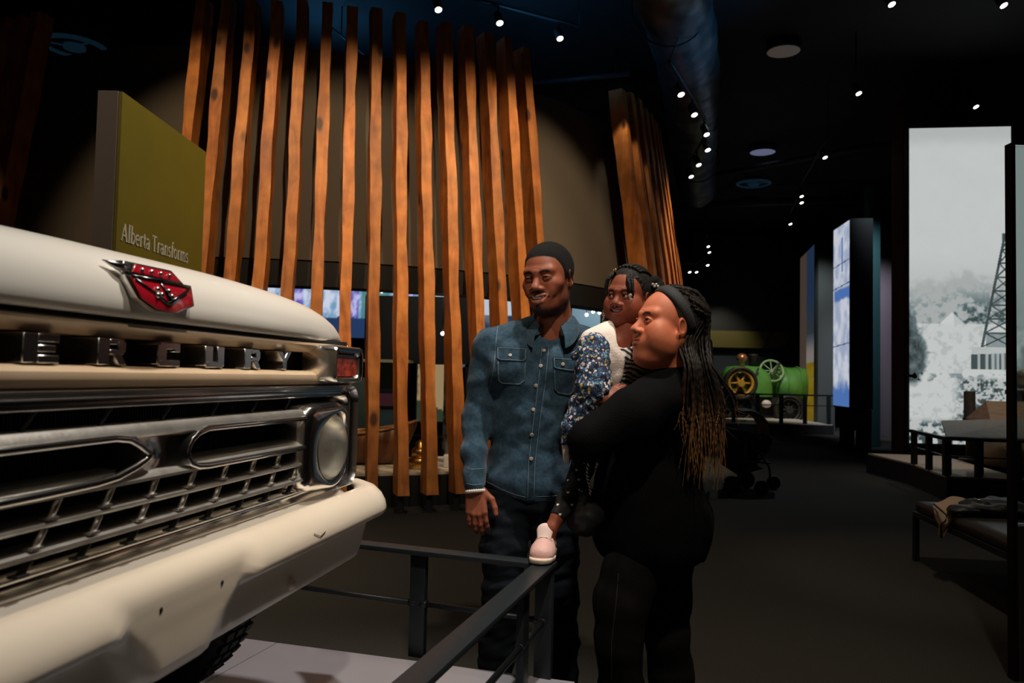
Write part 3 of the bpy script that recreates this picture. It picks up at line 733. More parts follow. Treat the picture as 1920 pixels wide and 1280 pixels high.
# barrier
bt = thing('barrier_rail', 'low black metal barrier turning the corner of the white platform', 'railing', (K.x, K.y, PZ))
up = Vector((0, 0, 1))
def railbar(a, b, name='top_bar', w=.062, h=.016): MB().beam(a, b, w, h).build(name, black_metal, bt, bevel=.002)
railbar(K-Vector((0, 0, .008))-dn*.031, K+dn*2.4-Vector((0, 0, .008)))
railbar(K-Vector((0, 0, .008))+df*.033, K+df*3.2-Vector((0, 0, .008)))
def post(p, along, name='post'):
    m = MB(); m.beam(Vector((p.x, p.y, PZ)), Vector((p.x, p.y, RZ-.017)), .055, .022, up=along.cross(up)); m.build(name, black_metal, bt, bevel=.002)
post(K+df*.0, df)
for dd in (.43, 1.25, 2.1): post(K+df*dd, df)
for dd in (.24, 1.0, 1.8): post(K+dn*dd, dn)
def rod(a, b): MB().tube([a, b], .009, 10).build('middle_rod', black_metal, bt)
zr = PZ+.17
for s0, s1, dv in ((.02, .41, df), (.45, 1.23, df), (1.27, 2.08, df), (.02, .22, dn), (.26, .98, dn), (1.02, 1.78, dn)):
    a = K+dv*s0; b = K+dv*s1; rod(Vector((a.x, a.y, zr)), Vector((b.x, b.y, zr)))
    for q in (a, b): MB().tube([Vector((q.x, q.y, zr))-dv*.012, Vector((q.x, q.y, zr))+dv*.012], .013, 10).build('rod_collar', black_metal, bt)

# ------------------------------------------------------------------ the truck
AT = math.atan2(1230-960, 1493)
TT = Vector((math.sin(AT), math.cos(AT), 0)); TN_ = Vector((math.cos(AT), -math.sin(AT), 0))
TC = at(305, 655, 1.4125); TC = Vector((TC.x, TC.y, 0))
def TW(p):
    w, u, z = p
    return TC+TT*u+TN_*w+Vector((0, 0, z))
truck = thing('pickup_truck', 'cream vintage pickup truck with chrome grille on the white platform', 'truck', TC+Vector((0, 0, PZ)), -AT)
def TM():
    m = MB(); m.xf = TW; return m
def SQ(u, half, p): return max(0.0, 1-(abs(u)/half)**p)**(1/p)
paint_hood = mat('cream_enamel', (.76, .735, .68), .33, coat=.5, spec=.4, var=((.73, .70, .64), 2.2, .3, .7))
paint_tan = mat('tan_enamel', (.66, .50, .34), .35, coat=.4, spec=.4, var=((.58, .42, .27), 9, .35, .75))
paint_bump = mat('bumper_enamel', (.73, .645, .53), .36, coat=.4, spec=.4, var=((.69, .60, .48), 3, .35, .7))
chrome = mat('chrome', (.84, .82, .79), .19, 1.0, var=((.64, .62, .6), 14, .45, .8), bump=(.03, 30))
chrome_worn = mat('worn_chrome', (.74, .71, .66), .40, 1.0, var=((.55, .52, .47), 22, .4, .75), bump=(.06, 90))
dark_in = mat('grille_black', (.006, .006, .006), .7)
# hood
prof = [(-.03, 1.392, 0), (.006, 1.384, 0), (.016, 1.381, 0), (.022, 1.384, .02), (.025, 1.395, .12), (.025, 1.41, .25), (.021, 1.43, .43), (.012, 1.450, .62), (-.004, 1.469, .78), (-.028, 1.486, .88), (-.06, 1.498, .94), (-.11, 1.509, .97), (-.2, 1.521, 1), (-.45, 1.545, 1), (-.8, 1.57, 1), (-1.2, 1.59, 1)]
NU = 64; R = []
for w, z, k in prof:
    ring = []
    for i in range(NU+1):
        s = -1+2*i/NU; u = math.copysign(1-(1-abs(s))**1.7, s)*.885
        h = SQ(u, .8851, 3.2)
        zz = 1.381+(z-1.381)*(h if z > 1.381 else 1)
        setback = .055*(abs(u)/.885)**6
        back = max(0, -w-.2)
        uu = u*(1+.02*min(1, max(0, -w)/.4))
        bulge = .003*math.exp(-((abs(u)-.0)/.34)**4)*min(1, max(0, (z-1.45)/.05))
        ring.append((w-setback, uu, zz+bulge))
    R.append(ring)
m = TM(); m.rings(R, False, False, True); o = m.build('hood', paint_hood, truck, angle=.9); md = o.modifiers.new('t', 'SOLIDIFY'); md.thickness = .006
# body block behind the nose (fenders, radiator wall)
def rrect(u0, u1, z0, z1, r, n=6):
    pts = []
    for cu, cz, a0 in ((u1-r, z1-r, 0), (u0+r, z1-r, 90), (u0+r, z0+r, 180), (u1-r, z0+r, 270)):
        for i in range(n+1):
            a = math.radians(a0+90*i/n); pts.append((cu+r*math.cos(a), cz+r*math.sin(a)))
    return pts
m = TM(); m.box((-.10, 0, 1.165), (.06, 1.72, .40)); m.build('radiator_wall', dark_in, truck)
m = TM(); m.box((-.0, 0, 1.379), (.02, 1.66, .012)); m.build('hood_gap_shade', dark_in, truck)  # black strip standing for the shade in the gap under the hood
# nose panel: flange, letter recess, lower lip
def extr(prof2, u0, u1, m_, name, n=40, endr=.06):
    mm = TM(); R = []
    for i in range(n+1):
        u = u0+(u1-u0)*i/n; e = min(u-u0, u1-u); sb = 0
        if e < endr: q = 1-e/endr; sb = endr*.8*(1-math.sqrt(max(0, 1-q*q)))
        R.append([(w-sb, u, z) for w, z in prof2])
    mm.rings(R, True, True, True)
    return mm.build(name, m_, truck, angle=.6)
extr([(-.06, 1.372), (.008, 1.375), (.016, 1.372), (.017, 1.367), (.010, 1.360), (-.004, 1.3495), (-.06, 1.349)], -.875, .875, paint_tan, 'nose_flange')
m = TM(); m.box((-.055, 0, 1.326), (.02, 1.5, .06)); m.build('letter_recess', dark_in, truck)
extr([(-.06, 1.3035), (-.004, 1.3035), (.014, 1.300), (.021, 1.293), (.023, 1.282), (.019, 1.272), (.008, 1.267), (-.06, 1.267)], -.93, .93, paint_tan, 'nose_lip', endr=.07)
# fenders: outer skin left and right
for sg in (-1, 1):
    R = []
    for w, ue, k in ((-.0, .895, 0), (-.012, .915, .2), (-.03, .928, .5), (-.06, .936, 1), (-.12, .942, 1), (-.4, .96, 1), (-1.25, .99, 1)):
        ring = [(w, sg*(ue-.03), 1.375+.02*k), (w, sg*(ue-.012), 1.36), (w, sg*ue, 1.30), (w-.004, sg*(ue+.008), 1.24), (w-.006, sg*(ue), 1.15), (w-.02, sg*(ue-.02), 1.06), (w-.045, sg*(ue-.05), .985)]
        R.append(ring)
    m = TM(); m.rings(R, False, False, True); o = m.build('fender', paint_tan, truck, angle=.9); md = o.modifiers.new('t', 'SOLIDIFY'); md.thickness = .006
# chrome letters in the recess
def letter_shape(ch):
    """strokes as boxes (x0, x1, y0, y1) or quads in a unit cell of width 1 and height 1"""
    W = .40
    return {'M': [(0, .26, 0, 1), (.74, 1, 0, 1), [(.2, 1), (.42, 1), (.6, .35), (.4, .35)], [(.8, 1), (.58, 1), (.4, .35), (.6, .35)]],
            'E': [(0, W, 0, 1), (W, 1, .72, 1), (W, .9, .38, .62), (W, 1, 0, .28)],
            'R': [(0, W, 0, 1), (W, .9, .78, 1), (W, .9, .40, .6), (.68, .96, .5, .9), [(.5, .42), (.8, .42), (1, 0), (.7, 0)]],
            'C': [(0, W, .08, .92), (.1, .98, .72, 1), (.1, .98, 0, .28), (.74, .98, .62, .8)],
            'U': [(0, W, .08, 1), (.64, 1, .08, 1), (.08, .92, 0, .28)],
            'Y': [(.36, .66, 0, .5), [(0, 1), (.32, 1), (.64, .42), (.38, .42)], [(1, 1), (.7, 1), (.38, .42), (.64, .42)]]}[ch]
letter_m = mat('letter_chrome', (.66, .68, .70), .24, 1.0)
for k, ch in enumerate('MERCURY'):
    uc = .1495*(k-3)+.004; m = TM(); LW, LH = .068, .042
    for qi, q in enumerate(letter_shape(ch)):
        if isinstance(q, tuple): pts = [(q[0], q[2]), (q[1], q[2]), (q[1], q[3]), (q[0], q[3])]
        else: pts = q
        m.prism([(-.045, uc+(x-.5)*LW, 1.3045+y*LH) for x, y in pts], (.056+.0002*qi, 0, 0))
    o = m.build('chrome_letter', letter_m, truck, bevel=.0012, seg=1)
    o['label'] = 'raised chrome letter %s in the black recess' % ch
# hood crest
em_red = mat('crest_red', (.42, .008, .022), .2, coat=1.0)
cu = -.052
def crest(pts, dw, z0=0): return [(p[0], p[1]) for p in pts]
outl = [(-.098, .045), (.0, .050), (.060, .044), (.098, .020), (.088, -.022), (.030, -.048), (-.030, -.048), (-.078, -.026)]
def hw(z): return .0245 if z < 1.415 else .0245-.35*(z-1.415)
def crest_pt(x, y, d): 
    x *= .95; y = y*.84-.001; z = 1.4355+y
    return (hw(z)+d+.002, cu+x, z)
cb = None
def crest_body(outline, d0, d1, m_, name, parent=None, bev=.002):
    m = MB(); m.xf = TW
    a = [crest_pt(x, y, d0) for x, y in outline]; b = [crest_pt(x, y, d1) for x, y in outline]; n = len(a)
    m.add(a+b, [tuple(range(n))[::-1], tuple(range(n, 2*n))]+[(i, (i+1) % n, n+(i+1) % n, n+i) for i in range(n)])
    return m.build(name, m_, parent or truck, bevel=bev)
shield = [(-.100, .018), (.02, .016), (.096, .018), (.088, -.024), (.030, -.046), (-.034, -.046), (-.082, -.026)]
band = [(-.078, .026), (-.066, .042), (.036, .042), (.062, .024)]
cb = crest_body(shield, -.012, .013, chrome, 'hood_crest')
crest_body([(x*.9, y*.88-.001) for x, y in shield], .012, .0155, em_red, 'red_enamel', cb, .001)
crest_body([(-.100, .016), (-.092, .046), (.044, .047), (.078, .018)], -.012, .012, chrome, 'crest_band', cb, .002)
crest_body(band, .011, .0145, em_red, 'red_band', cb, .001)
m = TM()
for x in (-.052, -.026, .0, .026): m.sphere(crest_pt(x, .033, .015), .0042, 8, 6)
for x, y in ((-.026, -.002), (-.018, -.012), (-.03, -.014), (.006, -.002), (.012, -.012)): m.sphere(crest_pt(x, y, .017), .005, 8, 6)
m.build('crest_studs', chrome, cb)['kind'] = 'stuff'
m = TM()
for a, b in (((-.08, .012), (0, -.028)), ((0, -.028), (.074, .008)), ((-.01, .012), (.012, -.026)), ((-.086, .017), (.084, .017))):
    m.tube([crest_pt(*a, .016), crest_pt(*b, .016)], .0028, 6)
m.build('crest_bolt', mat('crest_dark_chrome', (.10, .10, .10), .2, 1.0), cb)
m = TM(); m.tube([crest_pt(-.085, .03, .008), crest_pt(-.108, .034, .006), crest_pt(-.132, .040, .0)], [.010, .006, .001], 8); m.build('crest_spear', chrome, cb)
# chrome surround
def ringframe(outer, inner, prof2, m_, name):
    """sweep a profile between an outer and an inner rounded rectangle: prof2 = (t, w)"""
    mm = TM(); R = []
    for t_, w in prof2: R.append([(w, o_[0]+(i_[0]-o_[0])*t_, o_[1]+(i_[1]-o_[1])*t_) for o_, i_ in zip(outer, inner)])
    mm.rings(R, True, False, True, False); return mm.build(name, m_, truck, angle=1.2)
ringframe(rrect(-.905, .905, .985, 1.267, .05, 8), rrect(-.86, .86, 1.016, 1.236, .03, 8), [(0, -.03), (0, .012), (.06, .021), (.14, .022), (.2, .017), (.34, .006), (.55, .001), (.8, .004), (.92, .008), (1, .006), (1, -.07)], chrome, 'grille_surround')
# stamped grille: plate with openings, built as bars
GW = .030
def bar(prof2, u0, u1, m_, name, dz=None, n=24):
    mm = TM(); R = []
    for i in range(n+1):
        u = u0+(u1-u0)*i/n; d_ = dz(u) if dz else 0
        R.append([(w, u, z+d_) for w, z in prof2])
    mm.rings(R, True, True, True); return mm.build(name, m_, truck, angle=.6)
UB = [(-.03, 1.2085), (.016, 1.2085), (.024, 1.203), (.028, 1.196), (.032, 1.190), (.030, 1.187), (.022, 1.186), (-.03, 1.187)]
bar(UB, -.62, .545, chrome_worn, 'upper_grille_bar')
LB = [(-.03, 1.137), (.004, 1.136), (.018, 1.131), (.028, 1.124), (.033, 1.119), (.032, 1.114), (.024, 1.112), (-.03, 1.113)]
bar(LB, -.62, .545, chrome_worn, 'lower_grille_bar')
# the stamped node between the two openings: left side a point, right side a round end
nodeL = [(-.16, 1.190), (-.125, 1.186), (-.098, 1.175), (-.078, 1.163), (-.070, 1.155), (-.080, 1.148), (-.105, 1.139), (-.150, 1.128), (-.2, 1.124)]
nodeR = [(.105, 1.190), (.072, 1.183), (.052, 1.172), (.042, 1.160), (.039, 1.150), (.042, 1.140), (.052, 1.130), (.075, 1.122), (.11, 1.119)]
R = []
cen = [((a[0]+b[0])/2, (a[1]+b[1])/2) for a, b in zip(nodeL, nodeR)]
def lerp2(a, b, t): return (a[0]+(b[0]-a[0])*t, a[1]+(b[1]-a[1])*t)
for t_, w in ((0, -.04), (0, .022), (.02, .030), (.05, .034), (.10, .033), (.18, .024), (.5, .020), (.85, .024), (.92, .033), (.96, .034), (.985, .030), (1, .022), (1, -.04)):
    R.append([(w, *lerp2(a, b, t_)) for a, b in zip(nodeL, nodeR)])
m = TM(); m.rings(R, False, False, True); m.build('grille_node', chrome, truck, angle=1.0)
# rounded rims following both openings
def rim(pts, r=.0065, w=.030, name='opening_rim'):
    m = TM(); m.tube([(w, a, b) for a, b in pts], r, 8, up=Vector((1, 0, 0))); m.build(name, chrome, truck)
rim([(-.62, 1.189), (-.3, 1.189)]+nodeL+[(-.3, 1.122), (-.62, 1.121)])
rim([(.53, 1.188), (.3, 1.189)]+nodeR+[(.3, 1.118), (.53, 1.118)])
# two thin bars, slanted ribs, bottom bar
B1 = [(-.02, 1.086), (.014, 1.0865), (.028, 1.082), (.030, 1.078), (.026, 1.0745), (-.02, 1.074)]
B2 = [(-.02, 1.049), (.016, 1.049), (.030, 1.044), (.032, 1.039), (.026, 1.0355), (-.02, 1.035)]
bar(B1, -.62, .55, chrome_worn, 'grille_bar'); bar(B2, -.62, .55, chrome_worn, 'grille_bar')
for k in range(-5, 7):
    uu = -.262+.1135*(k+1)
    for z0, z1, dd in ((1.113, 1.086, 0), (1.0745, 1.049, -.026), (1.0355, 1.017, -.05)):
        if not -.6 < uu+dd < .53: continue
        m = TM(); m.tube([(.022, uu+dd, z0), (.022, uu+dd-.018, z1)], .0055, 8); m.box((.022, uu+dd-.019, z1+.001), (.016, .022, .004)); m.build('grille_rib', chrome_worn if z0 > 1.05 else dark_in, truck)
for k in range(7):
    uu = -.45+.16*k
    m = TM(); m.tube([(.0, uu, 1.236), (-.005, uu-.02, 1.208)], .003, 6); m.build('grille_stay', dark_in, truck)
fins = TM()
for k in range(150):
    uu = -.62+1.16*k/149; fins.box((-.066, uu, 1.125), (.008, .0016, .23))
o = fins.build('radiator_fins', mat('radiator_grey', (.03, .03, .028), .5, .6), truck); o['kind'] = 'stuff'
# headlamps with bezels
lens_m = mat('lamp_glass', (.95, .95, .9), .05, trans=.93, spec=.6, bump=(.25, 26, (1, 8, 1)))
refl_m = mat('lamp_reflector', (.92, .90, .82), .30, 1.0, bump=(.5, 30))
for sg in (1, -1):
    def H(w, u, z): return (w, sg*u, z)
    hl = None
    cz, cu_ = 1.107, .693
    outerb = [(.532, 1.205), (.555, 1.217), (.60, 1.222), (.70, 1.224), (.79, 1.216), (.85, 1.202), (.853, 1.17), (.845, 1.10), (.83, 1.04), (.81, 1.01), (.76, 1.0), (.68, 1.0), (.60, 1.003), (.545, 1.008), (.522, 1.02), (.516, 1.06), (.517, 1.12), (.520, 1.18)]
    def dense(p, n=4):
        P = []
        for i in range(len(p)):
            for k in range(n): P.append(lerp2(p[i], p[(i+1) % len(p)], k/n))
        return P
    od = dense(outerb); N_ = len(od)
    angs = [math.atan2(p[1]-cz, p[0]-cu_) for p in od]
    R = []
    for t_, w in ((0, -.03), (0, .012), (.04, .026), (.10, .034), (.3, .040), (.6, .042), (.85, .038), (.95, .034), (1, .026), (1.03, .004)):
        ring = []
        for p, a in zip(od, angs):
            c = (cu_+.090*math.cos(a), cz+.090*math.sin(a))
            q = lerp2(p, c, t_)
            hood = .020*max(0, math.sin(a))**2*min(1, t_*1.4)*(1 if t_ < .97 else .3)
            ring.append(H(w+hood-.03*max(0, (p[0]-cu_)/.16)*(1-t_), *q))
        R.append(ring)
    m = TM(); m.rings(R, True, False, True); hl = m.build('headlamp_bezel', chrome, truck, angle=1.3)
    m = TM(); m.lathe(H(0, cu_, cz), [(.092, .016), (.094, .028), (.090, .034), (.086, .030)], axis=(1, 0, 0), n=40, cap=False); m.build('retaining_ring', chrome, hl)
    m = TM(); m.lathe(H(0, cu_, cz), [(.086, .028), (.078, .042), (.06, .052), (.035, .058), (.002, .060)], axis=(1, 0, 0), n=36, cap=False); m.build('lamp_lens', lens_m, hl, angle=2)
    m = TM(); m.lathe(H(0, cu_, cz), [(.086, .032), (.07, .006), (.045, -.016), (.002, -.024)], axis=(1, 0, 0), n=30, cap=False); m.build('lamp_reflector', refl_m, hl, angle=2)
    m = TM(); m.sphere(H(.012, cu_, cz), (.012, .012, .012)); m.build('lamp_bulb', lens_m, hl)
    # amber marker lamp above
    def shell(u0, u1, z0, z1, r): return rrect(u0, u1, z0, z1, r, 4)
    so = shell(.612, .806, 1.274, 1.369, .016); si_ = shell(.632, .786, 1.288, 1.350, .012)
    R = []
    for src, w in ((so, -.02), (so, .062), ([lerp2(a, b, .2) for a, b in zip(so, si_)], .070), ([lerp2(a, b, .75) for a, b in zip(so, si_)], .068), (si_, .060), (si_, .034)):
        R.append([H(w, a, b) for a, b in src])
    m = TM(); m.rings(R, True, False, True); mk = m.build('marker_lamp', chrome, truck, angle=.9)
    m = TM(); m.rings([[H(.034, a, b) for a, b in si_], [H(.052, a, b) for a, b in si_], [H(.060, *lerp2((.709, 1.319), (a, b), .9)) for a, b in si_]], True, True, True)
    m.build('amber_lens', mat('amber_lens', (.62, .075, .018), .12, spec=.8, coat=.8, var=((.25, .02, .008), 26, .4, .65), bump=(.5, 40)), mk, angle=.6)
# valance between grille and bumper
extr([(-.05, .990), (.012, .990), (.018, .986), (.03, .974), (.045, .962), (.045, .950), (-.05, .950)], -.86, .86, mat('valance_grey', (.36, .33, .29), .4), 'valance', endr=.1)
# bumper
BC = -.04
def endk(u): return max(0, (abs(u)-.86)/.16)
def boss(u, z):
    e = .205-.85*max(0, .937-z); return max(0, min(1, (e-abs(u-BC))/.06+.5))
out_b = [(.0, .955), (.02, .966), (.04, .978), (.06, .9835), (.082, .977), (.102, .960), (.114, .940), (.118, .922), (.1165, .911), (.110, .9045), (.092, .9015), (.074, .897), (.069, .880), (.068, .85), (.068, .82), (.066, .806), (.058, .799), (.0, .797)]
in_b = [(.0, .955), (.02, .966), (.04, .978), (.06, .9835), (.080, .977), (.093, .964), (.0985, .951), (.1000, .938), (.0995, .925), (.0990, .912), (.0985, .900), (.0975, .890), (.0965, .875), (.0950, .85), (.0930, .825), (.0900, .810), (.082, .801), (.0, .797)]
R = []; UN = 260
for i in range(UN+1):
    s_ = -1+2*i/UN; u = 1.02*s_; ring = []; k = endk(u)
    for (wo, zo), (wi, zi) in zip(out_b, in_b):
        bo = boss(u, zo); bo = bo*bo*(3-2*bo); w2 = wo+(wi-wo)*bo; z2 = zo+(zi-zo)*bo
        uu = u*(1-(.11*min(1, max(0, .915-z2)/.11))*min(1, max(0, (abs(u)-.5)/.5)))
        ring.append((w2-.085*k**2.2*(1 if w2 > .01 else 0), uu, z2))
    R.append(ring)
m = TM(); m.rings(R, True, True, True); bo_ = m.build('bumper', paint_bump, truck)
for uu, zz in ((-.125, .921), (.055, .919)):
    m = TM(); m.lathe((.0995, uu, zz), [(.0045, -.004), (.0045, .0006), (.001, .0007)], axis=(1, 0, 0), n=10); m.build('bolt_hole', dark_in, bo_)
m = TM(); m.sphere((.070, .40, .828), (.010, .013, .013)); m.build('bumper_bolt', paint_bump, bo_)
m = TM(); m.tube([(.1155, .41, .940), (.1185, .44, .928), (.1170, .47, .934)], .0008, 5); m.build('scratch', dark_in, bo_)
# tyres
rubber = mat('tyre_rubber', (.010, .010, .011), .7, bump=(.3, 60))
for sg in (1, -1):
    rr_ = .35; c = (-.56, sg*.74, PZ+rr_); m = TM()
    m.lathe(c, [(.2, -.095), (.27, -.105), (.33, -.09), (rr_-.004, -.07), (rr_, -.04), (rr_, .04), (rr_-.004, .07), (.33, .09), (.27, .105), (.2, .095)], axis=(0, 1, 0), n=48)
    ty = m.build('tyre', rubber, truck, angle=.9)
    m = TM()
    for i in range(60):
        a = 2*PI*i/60
        for yy in (-.05, 0, .05):
            p = Vector((math.cos(a+yy*2)*(rr_+.002), yy, math.sin(a+yy*2)*(rr_+.002))); M = Matrix.Rotation(-a, 3, 'Y')
            m.box(Vector(c)+p, (.012, .034, .022), M)
    o = m.build('tread_blocks', rubber, ty); o['kind'] = 'stuff'
    m = TM(); m.lathe(c, [(.001, .06*sg), (.08, .07*sg), (.19, .05*sg), (.2, .09*sg)], axis=(0, 1, 0), n=32, cap=False); m.build('wheel_disc', paint_tan, ty)
# chassis and cab, seen only from the side
m = TM(); m.box((-.75, 0, .86), (1.4, 1.2, .16)); m.build('chassis', dark_in, truck)
# ------------------------------------------------------------------ soft bodies: signed distance fields meshed by surface nets
class Field:
    def __init__(s, lo, hi, h):
        s.h = h; s.lo = np.array(lo, np.float32); s.n = np.ceil((np.array(hi)-np.array(lo))/h).astype(int)+1
        s.D = np.full(s.n, 1.0, np.float32)
    def sub(s, lo, hi, k):
        m = k+2.5*s.h
        a = np.clip(np.floor((np.array(lo)-m-s.lo)/s.h).astype(int), 0, s.n); b = np.clip(np.ceil((np.array(hi)+m-s.lo)/s.h).astype(int)+1, 0, s.n)
        if np.any(b <= a): return None, None
        ax = [s.lo[i]+s.h*np.arange(a[i], b[i], dtype=np.float32) for i in range(3)]
        return tuple(slice(a[i], b[i]) for i in range(3)), np.meshgrid(*ax, indexing='ij', sparse=True)
    def comb(s, sl, d, k, cut=False):
        A = s.D[sl]; B = d.astype(np.float32)
        if cut:
            B = -B
            if k > 0: hh = np.clip(.5-.5*(B-A)/k, 0, 1); s.D[sl] = B*(1-hh)+A*hh+k*hh*(1-hh)
            else: s.D[sl] = np.maximum(A, B)
        elif k > 0:
            hh = np.clip(.5+.5*(A-B)/k, 0, 1); s.D[sl] = A*(1-hh)+B*hh-k*hh*(1-hh)
        else: s.D[sl] = np.minimum(A, B)
    def ell(s, c, r, R=None, k=.01, cut=False):
        """ellipsoid; R = 3x3 rotation (columns = local axes)"""
        c = np.array(c, float); r = np.array(r if hasattr(r, '__len__') else (r, r, r), float); e = max(r)
        sl, g = s.sub(c-e, c+e, k)
        if sl is None: return s
        p = [g[i]-c[i] for i in range(3)]
        if R is not None: R = np.array(R); p = [p[0]*R[0][i]+p[1]*R[1][i]+p[2]*R[2][i] for i in range(3)]
        k0 = np.sqrt(sum((p[i]/r[i])**2 for i in range(3))); k1 = np.sqrt(sum((p[i]/(r[i]*r[i]))**2 for i in range(3)))+1e-9
        s.comb(sl, k0*(k0-1)/k1, k, cut); return s
    def cone(s, a, b, ra, rb, k=.01, cut=False, flat=None):
        """round cone; flat=(dir, factor) squashes it along a direction (factor > 1 thinner)"""
        a = np.array(a, float); b = np.array(b, float); m = max(ra, rb)
        sl, g = s.sub(np.minimum(a, b)-m, np.maximum(a, b)+m, k)
        if sl is None: return s
        ba = b-a; l2 = ba@ba+1e-12
        p = [g[i]-a[i] for i in range(3)]
        t = np.clip((p[0]*ba[0]+p[1]*ba[1]+p[2]*ba[2])/l2, 0, 1)
        q = [p[i]-t*ba[i] for i in range(3)]
        d2 = q[0]**2+q[1]**2+q[2]**2
        if flat is not None:
            n = np.array(flat[0], float); n /= np.linalg.norm(n); dn_ = q[0]*n[0]+q[1]*n[1]+q[2]*n[2]
            d2 = d2+(flat[1]**2-1)*dn_**2
        s.comb(sl, np.sqrt(d2)-(ra+(rb-ra)*t), k, cut); return s
    def chain(s, pts, rs, k=.01, cut=False, flat=None):
        for i in range(len(pts)-1): s.cone(pts[i], pts[i+1], rs[i], rs[i+1], k, cut, flat)
        return s
    def plane_cut(s, p, n, k=0):
        """remove everything on the side n points to"""
        g = np.meshgrid(*[s.lo[i]+s.h*np.arange(s.n[i], dtype=np.float32) for i in range(3)], indexing='ij', sparse=True)
        d = sum((g[i]-p[i])*n[i] for i in range(3))
        s.D = np.maximum(s.D, d.astype(np.float32)); return s
    def grid(s): return np.meshgrid(*[s.lo[i]+s.h*np.arange(s.n[i], dtype=np.float32) for i in range(3)], indexing='ij', sparse=True)
    def add(s, arr): s.D = s.D+arr.astype(np.float32); return s
    def mesh(s):
        D = s.D; D[0] = D[-1] = 1; D[:, 0] = D[:, -1] = 1; D[:, :, 0] = D[:, :, -1] = 1
        ins = D < 0; nx, ny, nz = D.shape
        cnt = np.zeros((nx-1, ny-1, nz-1), np.uint8)
        cor = [(i, j, k) for i in (0, 1) for j in (0, 1) for k in (0, 1)]
        for i, j, k in cor: cnt += ins[i:nx-1+i, j:ny-1+j, k:nz-1+k]
        cells = np.argwhere((cnt > 0) & (cnt < 8)); idx = np.full(cnt.shape, -1, np.int32); idx[tuple(cells.T)] = np.arange(len(cells))
        acc = np.zeros((len(cells), 3)); num = np.zeros(len(cells))
        dv = {c: D[cells[:, 0]+c[0], cells[:, 1]+c[1], cells[:, 2]+c[2]] for c in cor}
        for c0 in cor:
            for ax in range(3):
                if c0[ax]: continue
                c1 = list(c0); c1[ax] = 1; c1 = tuple(c1); d0, d1 = dv[c0], dv[c1]; cr = (d0 < 0) != (d1 < 0)
                t = np.where(cr, d0/np.where(cr, d0-d1, 1), 0)
                P = np.array(c0, float)[None].repeat(len(cells), 0); P[:, ax] += t
                acc += np.where(cr[:, None], P, 0); num += cr
        V = (cells+acc/num[:, None])*s.h+s.lo
        F = []
        for ax in range(3):
            a, b = [x for x in range(3) if x != ax]
            sl0 = [slice(None)]*3; sl1 = [slice(None)]*3; sl0[ax] = slice(0, -1); sl1[ax] = slice(1, None)
            e = np.argwhere(ins[tuple(sl0)] != ins[tuple(sl1)])
            e = e[(e[:, a] > 0) & (e[:, b] > 0)]
            flip = ins[e[:, 0], e[:, 1], e[:, 2]]
            def c(da, db):
                q = e.copy(); q[:, a] -= da; q[:, b] -= db; return idx[q[:, 0], q[:, 1], q[:, 2]]
            Q = np.stack([c(1, 1), c(0, 1), c(0, 0), c(1, 0)], 1)
            if ax == 1: flip = ~flip
            Q[~flip] = Q[~flip][:, ::-1]
            F.append(Q)
        return V, np.concatenate(F)
def relax(V, F, it=1, f=.5):
    for _ in range(it):
        S = np.zeros_like(V); C = np.zeros(len(V))
        for i in range(4):
            a, b = F[:, i], F[:, (i+1) % 4]
            np.add.at(S, a, V[b]); np.add.at(C, a, 1); np.add.at(S, b, V[a]); np.add.at(C, b, 1)
        V = V+f*(S/np.maximum(C, 1)[:, None]-V)
    return V
def soft(name, fields, m, parent, cols=None, it=1, xf=None):
    """one mesh object out of one or several fields; cols(V) -> rgb; xf maps a field's points into the room"""
    Vs, Fs, o_ = [], [], 0
    for i, f in enumerate(fields):
        V, F = f.mesh(); V = relax(V, F, it)
        c = cols[i](V) if cols else None
        if xf and xf[i] is not None: V = V@xf[i][0].T+xf[i][1]
        Vs.append((V, c)); Fs.append(F+o_); o_ += len(V)
    V = np.concatenate([v for v, _ in Vs]); F = np.concatenate(Fs)
    me = bpy.data.meshes.new(name); me.vertices.add(len(V)); me.vertices.foreach_set('co', V.astype(np.float32).ravel())
    me.loops.add(len(F)*4); me.loops.foreach_set('vertex_index', F.astype(np.int32).ravel())
    me.polygons.add(len(F)); me.polygons.foreach_set('loop_start', np.arange(0, len(F)*4, 4, dtype=np.int32)); me.polygons.foreach_set('loop_total', np.full(len(F), 4, np.int32))
    me.update(calc_edges=True); me.validate(); me.polygons.foreach_set('use_smooth', np.ones(len(me.polygons), bool))
    if cols: set_colors(me, np.concatenate([c for _, c in Vs]))
    me.materials.append(m)
    return link_mesh(name, me, parent)

